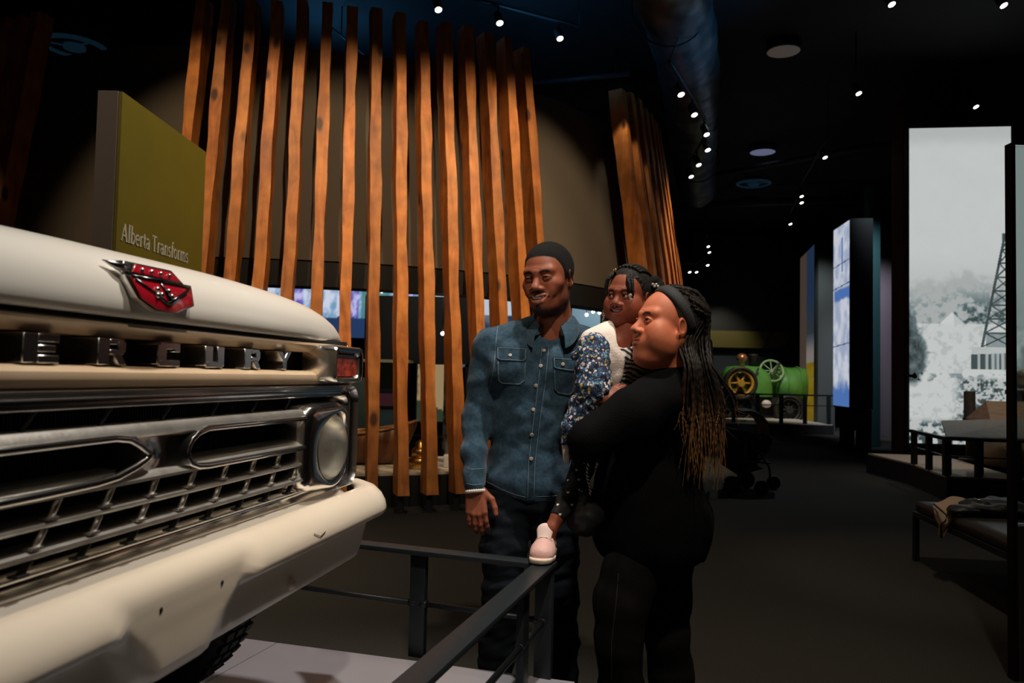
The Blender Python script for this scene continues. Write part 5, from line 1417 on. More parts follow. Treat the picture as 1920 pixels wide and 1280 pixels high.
# ear stud
MB().sphere(hm(Mm, (-.0865, -.004, -.019)), .0022, 8, 6).build('ear_stud', silver, body_o)

# ---- the woman
YW = 2.62
def ww(px, py, d=0): return np3(at(px, py, YW+d))
woman = thing('person', 'woman with long braids, headband and black tunic carrying a child', 'person', (ww(1215, 1400, .15)[0], YW+.12, 0))
WO = dict(skin=(186, 106, 76), lips=(150, 78, 66), gaze=(-.10, 1, .02), eye_open=.95, smile=0, mouth_w=.023, lip=1.08, nose=1.12, nose_len=.95, neck=.060, cheek=.007, jaw=1.10, double=1, brow_w=.95, neck_dir=(0, -.05, -.12), brow=(24, 13, 10))
Mw = head_matrix(ww(1250, 617, .0), 73, 9, 0, 1.05)
hf = head_field(WO)
bf = Field(ww(1070, 1420)-np.array([.08, .26, .06]), ww(1380, 640)+np.array([.05, .55, .0]), .0095)
bf.cone(ww(1262, 670, .08), ww(1272, 720, .12), .062, .070, k=0)
bf.ell(ww(1250, 790, .14), (.12, .15, .18), k=.05); bf.ell(ww(1222, 920, .14), (.14, .15, .17), k=.05); bf.ell(ww(1240, 985, .14), (.12, .14, .10), k=.05)
bf.chain([ww(1262, 735, .0), ww(1105, 820, -.12), ww(1095, 815, .12)], [.055, .045, .035], k=.03); bf.chain([ww(1262, 735, .28), ww(1160, 820, .38), ww(1110, 800, .25)], [.055, .045, .035], k=.03)
bf.chain([ww(1200, 1020, .07), ww(1163, 1180, .04), ww(1165, 1430, .08)], [.07, .055, .034], k=.03); bf.chain([ww(1250, 1020, .2), ww(1250, 1190, .20), ww(1265, 1430, .26)], [.07, .055, .034], k=.03)
sk = plain(WO['skin'])
hnd = hand_field(ww(1100, 812, .14), (ww(1135, 795, .10)-ww(1100, 812, .14)), (-.4, .8, .2), L=.16, curl=(.4, .45, .45, .45), thumb_side=1, wrist=ww(1094, 818, .10), h=.004)
wbody = soft('body', [hf, bf, hnd], skin_m, woman, [head_paint(WO), sk, sk], 1, [Mw, None, None])
eyes(WO, Mw, wbody)
black_knit = mat('black_knit', (.0030, .0030, .0034), .9, spec=.06, bump=(.3, 260))
leg_m = mat('black_denim', (.0065, .006, .006), .9, spec=.08, bump=(.3, 320), var=((.010, .009, .009), 9, .4, .7))
tf = Field(ww(1040, 1090)-np.array([.06, .32, .0]), ww(1380, 660)+np.array([.06, .60, .02]), .0085)
tf.ell(ww(1258, 790, .14), (.145, .185, .185), k=0); tf.ell(ww(1195, 810, .12), (.10, .15, .10), k=.06)
tf.ell(ww(1212, 920, .13), (.185, .19, .19), k=.07); tf.ell(ww(1222, 1000, .13), (.195, .20, .17), k=.07); tf.ell(ww(1262, 975, .12), (.125, .17, .13), k=.05)
tf.chain([ww(1268, 705, .03), ww(1266, 700, .24)], [.070, .070], k=.06)
tf.chain([ww(1258, 735, -.01), ww(1185, 782, -.09), ww(1105, 825, -.13)], [.092, .088, .068], k=.04)
tf.chain([ww(1105, 825, -.13), ww(1093, 822, .03), ww(1090, 820, .12)], [.062, .055, .045], k=.02)
tf.chain([ww(1262, 735, .29), ww(1165, 820, .40), ww(1110, 800, .27)], [.085, .07, .05], k=.04)
wrinkle(tf, .0045, (16, 12, 14), .8); wrinkle(tf, .003, (34, 22, 9), 2.9)
g = tf.grid(); xs = [ww(1100, 1)[0], ww(1130, 1)[0], ww(1190, 1)[0], ww(1300, 1)[0]]; zs_ = [ww(1100, 1038)[2], ww(1130, 1048)[2], ww(1190, 1060)[2], ww(1300, 1062)[2]]
hem = np.interp(g[0].ravel(), xs, zs_).reshape(g[0].shape); tf.D = np.maximum(tf.D, ((hem-g[2])*.9+.012*np.sin(g[0]*40+g[1]*22)).astype(np.float32))
tf.cone(ww(1258, 670, .05), ww(1262, 712, .08), .078, .066, k=.006, cut=True)
tunic = soft('black_tunic', [tf], black_knit, woman, None, 1)
lf = Field(ww(1080, 1440)-np.array([.06, .2, .05]), ww(1350, 960)+np.array([.05, .45, 0]), .008)
lf.ell(ww(1230, 1010, .13), (.165, .18, .12), k=0)
lf.chain([ww(1195, 1040, .06), ww(1165, 1130, .03), ww(1160, 1200, .03), ww(1165, 1290, .06), ww(1166, 1425, .08)], [.105, .088, .074, .070, .052], k=.03)
lf.chain([ww(1245, 1040, .2), ww(1245, 1130, .19), ww(1250, 1190, .19), ww(1258, 1260, .22), ww(1266, 1430, .26)], [.105, .090, .076, .076, .055], k=.03)
wrinkle(lf, .003, (18, 20, 40), .2)
legs = soft('black_jeans', [lf], leg_m, woman, None, 1)
LB_ = surf(legs)
seam(LB_, [(1160, 1075), (1155, 1130), (1147, 1200), (1146, 1278)], mat('grey_seam', (.035, .033, .03), .8), legs, r=.0013)
for x, y, dd in ((1166, 1440, .05), (1266, 1446, .22)):
    c = ww(x, y, dd); F_ = Field(c-np.array([.24, .09, .12]), c+np.array([.12, .09, .14]), .006)
    F_.chain([(c[0]+.04, c[1], .05), (c[0]-.06, c[1], .048), (c[0]-.16, c[1], .036)], [.042, .043, .036], k=.02); F_.cone((c[0]+.02, c[1], .10), (c[0]+.02, c[1], .06), .04, .045, k=.02); F_.plane_cut((0, 0, .004), (0, 0, -1)); soft('shoe', [F_], shoe_dark, woman, None, 1)
# scalp hair, headband, braids
braid_cap = mat('scalp_braids', (.010, .008, .007), .6, bump=(.9, 130, (1, 1, 6)), spec=.3)
haircap(Mw, wbody, [(-.13, -.065), (-.03, -.062), (-.014, .010), (.0, .020), (.020, .060), (.045, .098), (.06, .118), (.09, .15)], (.084, .108, .094), m=braid_cap)
m = MB(); R = []
ax = Vector((0, .80, -.60)).normalized(); e2 = Vector((0, .60, .80)).normalized()
for i in range(49):
    a = math.radians(-122+244*i/48); d = Vector((math.sin(a), 0, 0))+e2*math.cos(a)
    k_ = 1/math.sqrt((d.x/.0835)**2+(d.y/.107)**2+(d.z/.0935)**2); c = Vector((0, -.020, .044))+d*k_
    wd = .015+.004*math.cos(a)
    R.append([hm(Mw, c+d*o_+ax*s_) for o_, s_ in ((.004, -wd), (.007, -wd*.5), (.0075, 0), (.006, wd*.5), (.001, wd), (-.006, wd), (-.006, -wd))])
m.rings(R, True, True, True); m.build('headband', mat('headband_cloth', (.012, .012, .013), .8, bump=(.2, 200)), wbody)
hairband_ = mat('braid_hair', (1, 1, 1), .62, attr='Col', spec=.2)
hr = random.Random(3)
V = []; Fq = []; Cc = []
def braid(pts, r0, tip, gold):
    pts = [Vector(p) for p in pts]; P = []
    n = len(pts)
    def cr(t):
        i = min(int(t), n-2); f = t-i; p0, p1, p2, p3 = pts[max(i-1, 0)], pts[i], pts[i+1], pts[min(i+2, n-1)]
        return .5*((2*p1)+(p2-p0)*f+(2*p0-5*p1+4*p2-p3)*f*f+(3*p1-p0-3*p2+p3)*f**3)
    ln = sum((b-a).length for a, b in zip(pts[:-1], pts[1:])); K_ = max(20, int(ln/.0075)); NB = 6
    base = len(V)
    P = [cr((n-1)*i/K_) for i in range(K_+1)]
    for i, p in enumerate(P):
        d = P[min(i+1, K_)]-P[max(i-1, 0)]; x, u, _ = frame_of(d)
        t = i/K_; r = r0*(1-.55*t)*(1+.22*math.sin(i*1.9))*(1 if t < tip else max(.25, 1-(t-tip)/(1-tip)*.8))
        gk = max(0, min(1, (t-gold)/.35)); col = np.array([.011, .008, .006])*(1-gk)+np.array([.17, .080, .026])*gk
        col = col*(.8+.4*(math.sin(i*1.9+1) > 0))
        for j in range(NB):
            a = 2*PI*j/NB; V.append(p+x*math.cos(a)*r+u*math.sin(a)*r); Cc.append(col)
    for i in range(K_):
        for j in range(NB): Fq.append((base+i*NB+j, base+i*NB+(j+1) % NB, base+(i+1)*NB+(j+1) % NB, base+(i+1)*NB+j))
NBR = 96
for b in range(NBR):
    s = (b+.5)/NBR; near = hr.random()
    # root on the scalp behind the band; s = 0 near the ear, 1 at the back of the head
    lat = -1+2*hr.random()          # -1 near side (towards the camera), 1 far side
    lat = -abs(lat) if b % 4 else lat
    up_ = hr.uniform(.15, 1.0)
    loc = Vector((lat*.083*math.sqrt(max(.05, 1-up_**2*.6)), .02-.11*s*.8, .046+.09*up_*math.sqrt(max(.05, 1-lat*lat*.75))))
    cc = Vector((0, -.014, .046)); axv = Vector((0, .80, -.60)); q_ = (loc-cc).dot(axv)
    if q_ > -.018: loc = loc-axv*(q_+.018+.035*hr.random())
    dv = loc-cc; k_ = 1/math.sqrt((dv.x/.086)**2+(dv.y/.110)**2+(dv.z/.096)**2); loc = cc+dv*k_
    p0 = hm(Mw, loc)
    dv2 = Vector((dv.x*1.1, dv.y-.06, dv.z*.45)); k2 = 1/math.sqrt((dv2.x/.092)**2+(dv2.y/.118)**2+(dv2.z/.10)**2); p1 = hm(Mw, cc+dv2*k2)
    f = hr.random()
    dn_ = -.115+.33*hr.random()*hr.random() if lat < 0 else .12+.15*hr.random()
    if lat < 0 and f < .55: dn_ = -.150+.04*hr.random()
    x1 = 1283+58*f; x2 = 1278+86*f+hr.uniform(-5, 5); x3 = 1279+82*f+hr.uniform(-8, 8); ye = hr.uniform(815, 920) if f > .15 else hr.uniform(780, 845)
    P = [p0, p1, Vector(ww(x1-8, 640+hr.uniform(-6, 12), .06+dn_*.8)), Vector(ww(x1, 690, .04+dn_)), Vector(ww(x2, 760, .05+dn_)), Vector(ww(x3, (760+ye)/2, .05+dn_)), Vector(ww(x3+hr.uniform(-14, 10), ye, .05+dn_))]
    if f > .93: P[-3] += Vector((.03, 0, .03)); P[-2] += Vector((.05, 0, .06)); P[-1] += Vector((.06, 0, .12))
    braid(P, hr.uniform(.0046, .0060), .72, hr.uniform(.50, .74))
me = bpy.data.meshes.new('braids'); me.from_pydata([tuple(v) for v in V], [], Fq); set_colors(me, np.array(Cc)); me.materials.append(hairband_); me.polygons.foreach_set('use_smooth', np.ones(len(me.polygons), bool))
o = link_mesh('braids', me, wbody); o['kind'] = 'stuff'; o['label'] = 'long thin black braids fading to golden brown ends'
# small face jewels: ear stud
MB().sphere(hm(Mw, (-.0865, -.003, -.020)), .0024, 8, 6).build('ear_stud', mat('gold', (.8, .55, .2), .25, 1.0), wbody)

# ---- the child
YG = 2.70
def gg(px, py, d=0): return np3(at(px, py, YG+d))
girl = thing('person', 'small girl in floral jacket and zebra top carried on the arm', 'person', (gg(1120, 820)[0], YG, gg(1120, 900)[2]))
GO = dict(skin=(128, 67, 47), lips=(128, 62, 54), gaze=(.45, 1, .02), eye_open=1.34, smile=1, open=1.0, mouth_w=.033, lip=.95, nose=1.15, nose_len=.6, neck=.046, cheek=.010, jaw=1.06, chin=.010, brow_w=.85, neck_dir=(0, -.03, -.10), brow=(22, 13, 10), mouth_dz=.004)
Mg = head_matrix(gg(1179, 561, .05), 38, -2, -4, .84)
hf = head_field(GO)
bf = Field(gg(1005, 1060)-np.array([.05, .22, .02]), gg(1240, 595)+np.array([.03, .40, .0]), .0065)
bf.cone(gg(1176, 605, .03), gg(1168, 635, .03), .040, .044, k=0)
bf.ell(gg(1160, 690, .03), (.075, .055, .10), k=.03); bf.ell(gg(1125, 790, .03), (.07, .055, .09), k=.04)
bf.chain([gg(1165, 640, .03), gg(1115, 650, -.01)], [.035, .032], k=.02); bf.chain([gg(1112, 652, -.03), gg(1105, 730, -.07), gg(1132, 748, -.12)], [.028, .024, .017], k=.01)
bf.chain([gg(1105, 830, .0), gg(1090, 885, -.06), gg(1046, 968, -.15), gg(1034, 990, -.165), gg(1030, 1012, -.165)], [.040, .030, .0225, .0205, .020], k=.01)
bf.chain([gg(1125, 830, .06), gg(1140, 865, .2), gg(1160, 930, .5)], [.04, .03, .022], k=.01)
sk = plain(GO['skin'])
ghand = hand_field(gg(1136, 748, -.125), gg(1158, 733, -.118)-gg(1136, 748, -.125), (-.3, -.9, .4), L=.105, curl=(.25, .28, .3, .3), thumb_side=1, wrist=gg(1122, 752, -.12), h=.0022, w=.06)
gbody = soft('body', [hf, bf, ghand], skin_m, girl, [head_paint(GO), sk, sk], 1, [Mg, None, None])
eyes(GO, Mg, gbody); teeth(GO, Mg, gbody)
haircap(Mg, gbody, [(-.13, -.055), (-.03, -.050), (-.012, .014), (.004, .006), (.018, .020), (.035, .060), (.055, .092), (.09, .106), (.12, .11)], (.083, .107, .0945), m=mat('cornrow_hair', (.009, .007, .006), .55, bump=(1.0, 60, (1, 7, 1)), spec=.35))
crystal = mat('crystal_bead', (.75, .72, .66), .08, .7); gold_b = mat('gold_bead', (.75, .55, .28), .15, .9)
# cornrow ridges over the scalp, front braids, side bun
m = MB()
for i in range(9):
    x0 = -.070+.0175*i; P = []
    for j in range(12):
        t = j/11; d = Vector((x0*(1-.2*t), .055-.14*t, .085*(1-.55*t*t)+.0)); k_ = 1/math.sqrt((d.x/.086)**2+(d.y/.110)**2+(d.z/.0975)**2); P.append(hm(Mg, Vector((0, -.014, .046))+d*k_))
    m.tube(P, .0055, 7)
def gl(p): return hm(Mg, p)
fb = [[gl((-.030, .066, .110)), gl((-.044, .088, .080)), gl((-.050, .088, .045)), gl((-.052, .083, .018))],
      [gl((-.036, .058, .112)), gl((-.054, .078, .080)), gl((-.058, .078, .045)), gl((-.058, .076, .012))],
      [gl((.040, .055, .110)), gl((.072, .060, .075)), gl((.084, .050, .03)), gl((.086, .045, -.02)), gl((.084, .048, -.045))],
      [gl((.046, .040, .112)), gl((.080, .045, .075)), gl((.091, .038, .03)), gl((.092, .035, -.02)), gl((.090, .040, -.05))]]
for P in fb: m.tube(P, [.0068]*len(P), 8)
o = m.build('cornrows', mat('braided_hair', (.009, .007, .006), .5, bump=(.8, 220), spec=.35), gbody); o['kind'] = 'stuff'
F_ = Field(np3(gl((-.135, -.14, .02))).min()*0+np3(gl((-.07, -.09, .06)))-.075, np3(gl((-.07, -.09, .06)))+.075, .003)
bc = np3(gl((-.082, -.066, .066)))
for k in range(9):
    a = 2*PI*k/9; F_.ell(bc+np.array([math.cos(a)*.016, math.sin(a*2)*.008, math.sin(a)*.016]), .016, k=.004)
soft('hair_bun', [F_], hair_m, gbody, None, 1)
m = MB()
for i in range(7): m.sphere(gl((-.0535+.003*math.sin(i*2.4), .084-.002*i, .014-.0085*i)), .0058 if i % 3 else .0072, 8, 6)
for i in range(6): m.sphere(gl((.086+.003*math.sin(i*2.1), .046, -.052-.0085*i)), .0062, 8, 6)
for i in range(4): m.sphere(bc+np.array([-.012+.006*i, -.02, -.002-.007*(i % 2)]), .006, 8, 6)
o = m.build('crystal_beads', crystal, gbody); o['kind'] = 'stuff'
m = MB()
for i in range(5): m.sphere(gl((.092+.004*math.sin(i*1.7), .038, -.058-.010*i)), .0060, 8, 6)
for p in ((.034, .062, .116), (.046, .052, .114)): m.sphere(gl(p), .0055, 8, 6)
o = m.build('gold_beads', gold_b, gbody); o['kind'] = 'stuff'
# zebra top
def zebra():
    m = bpy.data.materials.new('zebra_print'); m.use_nodes = True; N = m.node_tree.nodes; L = m.node_tree.links; b = N['Principled BSDF']; b.inputs['Roughness'].default_value = .85
    tc = N.new('ShaderNodeTexCoord'); mp = N.new('ShaderNodeMapping'); mp.inputs['Rotation'].default_value = (0, math.radians(-14), 0); w = N.new('ShaderNodeTexWave'); w.bands_direction = 'Z'
    w.inputs['Scale'].default_value = 19; w.inputs['Distortion'].default_value = 6.5; w.inputs['Detail'].default_value = 2.0; w.inputs['Detail Scale'].default_value = 1.2
    r = N.new('ShaderNodeValToRGB'); r.color_ramp.elements[0].position = .50; r.color_ramp.elements[0].color = (.010, .010, .012, 1); r.color_ramp.elements[1].position = .56; r.color_ramp.elements[1].color = (.52, .47, .43, 1)
    L.new(tc.outputs['Object'], mp.inputs[0]); L.new(mp.outputs[0], w.inputs[0]); L.new(w.outputs['Fac'], r.inputs[0]); L.new(r.outputs[0], b.inputs['Base Color']); return m
zf = Field(gg(1060, 860)-np.array([.03, .18, 0]), gg(1260, 600)+np.array([.03, .2, 0]), .005)
zf.ell(gg(1172, 680, .03), (.088, .068, .105), k=0); zf.ell(gg(1140, 780, .03), (.08, .066, .10), k=.05); zf.chain([gg(1150, 640, .03), gg(1210, 650, .05)], [.042, .042], k=.03)
zf.cone(gg(1178, 600, .0), gg(1172, 632, .0), .050, .045, k=.005, cut=True)
wrinkle(zf, .002, (60, 50, 50), .5)
soft('zebra_top', [zf], zebra(), girl, None, 1)
# white vest
vest_m = mat('white_vest', (.70, .62, .57), .85, bump=(.25, 150))
vf = Field(gg(1050, 850)-np.array([.03, .2, 0]), gg(1200, 590)+np.array([.03, .2, 0]), .0045)
vf.ell(gg(1135, 668, -.015), (.068, .060, .100), k=0); vf.chain([gg(1156, 612, .03), gg(1112, 640, .0)], [.030, .045], k=.03); vf.ell(gg(1150, 690, -.045), (.032, .020, .075), k=.02)
vf.cone(gg(1180, 600, -.01), gg(1176, 640, -.03), .052, .042, k=.006, cut=True)
wrinkle(vf, .0022, (70, 40, 34), .9)
soft('white_vest', [vf], vest_m, girl, None, 1)
m = MB(); R = []
for t in np.linspace(0, 1, 8):
    c = Vector(gg(1059+4*t, 818+50*t, -.075)); w_ = .0125 if t < .9 else .010; R.append([c+Vector((a*w_, b*.004, 0)) for a, b in ((-1, 0), (-.5, -1), (.5, -1), (1, 0), (.5, 1), (-.5, 1))])
m.rings(R, True, True, True); m.build('shirt_tail', vest_m, girl)
# floral sleeve and skirt
def floral():
    m = bpy.data.materials.new('floral_print'); m.use_nodes = True; N = m.node_tree.nodes; L = m.node_tree.links; b = N['Principled BSDF']; b.inputs['Roughness'].default_value = .8
    tc = N.new('ShaderNodeTexCoord')
    nz = N.new('ShaderNodeTexNoise'); nz.inputs['Scale'].default_value = 70; nz.inputs['Detail'].default_value = 2; L.new(tc.outputs['Object'], nz.inputs['Vector'])
    ad = N.new('ShaderNodeMix'); ad.data_type = 'RGBA'; ad.blend_type = 'LINEAR_LIGHT'; ad.inputs[0].default_value = .012; L.new(tc.outputs['Object'], ad.inputs[6]); L.new(nz.outputs['Color'], ad.inputs[7])
    last = None
    base = (.0055, .011, .038, 1)
    for sc, th, cols in ((105, .46, [(.02, .10, .24), (.05, .17, .30), (.012, .03, .10), (.10, .26, .36)]), (78, .42, [(.62, .50, .46), (.55, .45, .50), (.02, .05, .14), (.60, .40, .10), (.012, .02, .06), (.66, .58, .50)])):
        v = N.new('ShaderNodeTexVoronoi'); v.inputs['Scale'].default_value = sc; L.new(ad.outputs[2], v.inputs['Vector'])
        r = N.new('ShaderNodeValToRGB'); r.color_ramp.interpolation = 'CONSTANT'
        sp = N.new('ShaderNodeSeparateColor'); L.new(v.outputs['Color'], sp.inputs[0]); L.new(sp.outputs[0], r.inputs[0])
        while len(r.color_ramp.elements) < len(cols): r.color_ramp.elements.new(.5)
        for i, c in enumerate(cols): r.color_ramp.elements[i].position = i/len(cols); r.color_ramp.elements[i].color = (*c, 1)
        lt = N.new('ShaderNodeMath'); lt.operation = 'LESS_THAN'; lt.inputs[1].default_value = th; L.new(v.outputs['Distance'], lt.inputs[0])
        mx = N.new('ShaderNodeMix'); mx.data_type = 'RGBA'; L.new(lt.outputs[0], mx.inputs[0])
        if last is None: mx.inputs[6].default_value = base
        else: L.new(last, mx.inputs[6])
        L.new(r.outputs[0], mx.inputs[7]); last = mx.outputs[2]
    L.new(last, b.inputs['Base Color']); return m
fm = floral()
ff = Field(gg(1025, 850)-np.array([.03, .24, .0]), gg(1185, 610)+np.array([.0, .15, 0]), .0042)
ff.ell(gg(1114, 655, -.055), (.054, .050, .060), k=0); ff.chain([gg(1112, 680, -.06), gg(1112, 728, -.09)], [.060, .060], k=.02)
ff.chain([gg(1112, 728, -.09), gg(1134, 742, -.125)], [.052, .024], k=.015); ff.ell(gg(1076, 668, -.05), (.012, .02, .014), k=.01)
ff.chain([gg(1100, 762, -.07), gg(1076, 800, -.08), gg(1060, 828, -.08)], [.062, .036, .014], k=.02); ff.cone(gg(1110, 775, -.05), gg(1130, 780, .0), .06, .06, k=.02)
wrinkle(ff, .0040, (60, 44, 70), .3); wrinkle(ff, .002, (120, 80, 110), 1.3)
ff.cone(gg(1136, 745, -.128), gg(1175, 732, -.128), .020, .026, k=.003, cut=True)
soft('floral_jacket', [ff], fm, girl, None, 1)
# leggings with hearts
legm = mat('black_leggings', (.008, .008, .009), .75, spec=.2)
lf = Field(gg(1020, 1000)-np.array([.03, .22, .02]), gg(1190, 800)+np.array([.04, .62, 0]), .0045)
lf.chain([gg(1106, 820, .0), gg(1091, 880, -.06), gg(1066, 935, -.115), gg(1047, 968, -.15)], [.048, .038, .034, .0275], k=.015); lf.chain([gg(1125, 825, .06), gg(1142, 865, .2), gg(1160, 925, .5)], [.05, .036, .028], k=.015)
lf.plane_cut(gg(1044, 972, -.15), np3(Vector(gg(1034, 990, -.165)-gg(1060, 945, -.12)).normalized()))
wrinkle(lf, .0015, (60, 60, 90), .5)
lg = soft('leggings', [lf], legm, girl, None, 1); GB = surf(lg)
heart_m = mat('white_heart_print', (.66, .60, .54), .7)
for x, y in ((1081, 881), (1085, 899), (1065, 900), (1065, 923), (1046, 946), (1072, 946), (1050, 964), (1086, 918), (1096, 868)):
    q = onto(GB, x, y, .0004)
    if not q: continue
    n_ = q[1]; xx, uu, _ = frame_of(n_); pts = []
    for i in range(16):
        a = 2*PI*i/16; hx = 16*math.sin(a)**3/17; hy = (13*math.cos(a)-5*math.cos(2*a)-2*math.cos(3*a)-math.cos(4*a))/17; pts.append(q[0]+xx*hx*.0052+uu*hy*.0052)
    MB().prism(pts, n_*.0008).build('heart', heart_m, lg)
# pink shoe resting on the rail corner
pink = mat('pink_shoe', (.60, .36, .33), .6, bump=(.15, 90)); pale_p = mat('pale_pink_tongue', (.64, .48, .45), .65); sole_m = mat('cream_sole', (.60, .50, .42), .6)
sc_ = Vector(atz(1017, 1050, RZ+.002)); fdir = Vector((-.18, -1, 0)).normalized(); sd_ = Vector((-fdir.y, fdir.x, 0))
def sh(a, b, c): v = sc_+fdir*a+sd_*b+Vector((0, 0, c)); return np3(v)
F_ = Field(np3(sc_)-np.array([.1, .17, .02]), np3(sc_)+np.array([.1, .20, .16]), .0032)
F_.chain([sh(-.095, 0, .032), sh(-.05, 0, .032), sh(.0, 0, .026), sh(.022, 0, .022)], [.029, .031, .032, .029], k=.012)
for b_ in (-.012, .012): F_.chain([sh(-.02, b_, .026), sh(.022, b_, .020)], [.027, .024], k=.012)
F_.cone(sh(-.085, 0, .060), sh(-.075, 0, .036), .029, .031, k=.012); F_.chain([sh(-.05, 0, .050), sh(-.012, 0, .040)], [.024, .022], k=.012)
F_.plane_cut(sh(0, 0, .012), (0, 0, -1))
shoe = soft('shoe', [F_], pink, girl, None, 1)
F_ = Field(np3(sc_)-np.array([.1, .17, .02]), np3(sc_)+np.array([.1, .20, .10]), .0032)
F_.chain([sh(-.105, 0, .012), sh(-.05, 0, .012), sh(.0, 0, .012), sh(.034, 0, .012)], [.032, .034, .039, .036], k=.01); F_.plane_cut(sh(0, 0, .002), (0, 0, -1)); F_.plane_cut(sh(0, 0, .017), (0, 0, 1))
soft('sole', [F_], sole_m, shoe, None, 1)
F_ = Field(np3(sc_)-np.array([.1, .17, -.02]), np3(sc_)+np.array([.1, .20, .18]), .003)
tn = np3(fdir*.9+Vector((0, 0, .45)))
F_.chain([sh(-.030, 0, .058), sh(-.046, 0, .080)], [.022, .0265], k=.01, flat=(np3(fdir+Vector((0, 0, .5))), 2.4))
soft('tongue', [F_], pale_p, shoe, None, 1)
for i, (a, c) in enumerate(((-.022, .066), (-.010, .059), (.002, .053))):
    MB().tube([sh(a, -.024, c-.012), sh(a+.004, -.010, c+.001), sh(a+.004, .010, c+.001), sh(a, .024, c-.012)], .0032, 8).build('lace', sole_m, shoe)
# handbag held against the woman
bagm = mat('black_leather_bag', (.010, .010, .010), .35, spec=.5, bump=(.25, 40))
bc_ = np3(at(1097, 955, 2.60)); F_ = Field(bc_-.11, bc_+.11, .0045)
F_.ell(bc_, (.050, .055, .078), k=0); F_.ell(bc_+np.array([0, 0, -.025]), (.058, .060, .056), k=.03); wrinkle(F_, .003, (60, 50, 50), .2)
bag = thing('handbag', 'black leather handbag with silver chain hanging before the woman', 'bag', (bc_[0], bc_[1], bc_[2]-.08))
soft('pouch', [F_], bagm, bag, None, 1)
m = MB()
for i in range(18):
    p = at(1104-3*math.sin(i*.3), 868+3.4*i, 2.535); a = frame_of((0, 0, 1)); M_ = Matrix.Rotation(i*PI/2, 3, 'Z') @ Matrix.Rotation(PI/2, 3, 'X')
    m.tube([p+M_ @ Vector((math.cos(q*PI/4)*.0042, math.sin(q*PI/4)*.006, 0)) for q in range(8)], .0011, 5, loop=True)
o = m.build('chain', silver, bag); o['kind'] = 'stuff'
# ------------------------------------------------------------------ ceiling: tracks, lamps, discs, ducts
lamp_hot = mat('spot_lamp_face', (1, .92, .8), .4, emit=7.0)
head_m = mat('spot_can_black', (.012, .012, .013), .5)
def zpt(x, y, z): return atz(x, y, z)
rows_ = [('above the timber slats', [(822, 18, 5.5), (937, 43, 5.5), (1050, 72, 5.5)], 'three'),
         ('beside the foil duct', [(1277, 177, 4.75), (1302, 215, 4.75), (1325, 252, 4.75), (1327, 281, 4.75), (1310, 309, 4.75), (1296, 331, 4.75)], 'six'),
         ('over the right side of the corridor', [(1547, 295, 5.3), (1503, 368, 5.3), (1503, 380, 5.2), (1482, 420, 5.25)], 'four'),
         ('at the far end of the corridor', [(1328, 462, 4.85), (1330, 473, 4.85), (1327, 497, 4.45), (1306, 510, 4.3), (1293, 510, 4.25)], 'five'),
         ('', [(1830, 200, 5.6)], 'above the derrick photograph'), ('', [(1672, 8, 5.6)], 'high over the brown column'), ('', [(1610, 175, 5.4)], 'left of the dim bulkhead box'), ('', [(1882, 10, 5.6)], 'at the upper corner over the glass pane')]
ordw = ['first', 'second', 'third', 'fourth', 'fifth', 'sixth']
tr_m = mat('track_rail', (.02, .025, .03), .45)
for where, hs, cnt in rows_:
    tops = []
    for k, (x, y, z) in enumerate(hs):
        p = atz(x, y, z)
        lab = ('track spotlight %s, %s nearest of the %s' % (where, ordw[k], cnt)) if where else 'single black spotlight glowing '+cnt
        if where and k == 0: lab = 'track spotlight %s, nearest of the %s' % (where, cnt)
        if where == 'above the timber slats': lab = 'black track spotlight above the timber slats, '+('farthest left of the three', 'middle of the three', 'nearest the duct of the three')[k]
        t = thing('track_spotlight', lab, 'spotlight', p, 0, 'track spotlights under the ceiling')
        tilt = Vector((.25, -.45, -1)).normalized(); r = .05
        m = MB(); m.lathe(p, [(r*.55, -.18), (r, -.14), (r, 0), (r*.92, .004)], axis=tilt, n=16, cap=True); m.build('can', head_m, t)
        m = MB(); m.lathe(p, [(r*.80, .005), (r*.001, .008)], axis=tilt, n=16, cap=True); m.build('lamp_face', lamp_hot, t)
        q = p-tilt*.10; top = Vector((q.x, q.y, p.z+.24)) if where else Vector((q.x, q.y, CEIL))
        MB().tube([q, top], .012, 6).build('stem', head_m, t); tops.append(top)
    if not where: continue
    t = thing('lighting_track', 'thin black lighting track '+where, 'track', tops[0])
    ex = [tops[0]+(tops[0]-tops[1]).normalized()*.5]+tops+[tops[-1]+(tops[-1]-tops[-2]).normalized()*.3]
    MB().tube(ex, .022, 8).build('rail', tr_m, t)
    for c in (ex[0], ex[-1]): MB().tube([c, Vector((c.x+(.5 if 'duct' in where else 0), c.y, CEIL))], .01, 6).build('hanger', tr_m, t)
def hor(x): return 705+.022*(x-960)
# round ceiling speakers: a faint glow is put into their materials
disc_m = mat('ceiling_disc_grey_glow', (.55, .52, .48), .6, emit=.05)
disc_b = mat('ceiling_disc_bluish_glow', (.40, .45, .75), .6, emit=.22)
for (x, y, r, m_, lab) in ((1469, 93, .235, disc_m, 'large pale round ceiling speaker nearest the camera'), (1430, 283, .26, disc_b, 'bluish round ceiling speaker above the corridor track'), (1407, 380, .22, disc_m, 'pale round ceiling speaker past the ring diffuser'), (1393, 441, .22, disc_m, 'smallest pale round ceiling speaker far down the corridor')):
    p = atz(x, y, CEIL-.12)
    t = thing('ceiling_speaker', lab, 'speaker', p)
    MB().lathe(p, [(r, 0), (r, -.03), (r*.94, -.035), (.001, -.04)], n=32).build('grille', m_, t); MB().lathe(p, [(r*1.04, .118), (r*1.04, -.02), (r, -.03)], n=32).build('rim', black, t)
ring_b = mat('diffuser_enamel_glow', (.05, .16, .28), .5, emit=.05)  # slight glow added to the enamel; the vent is no lamp
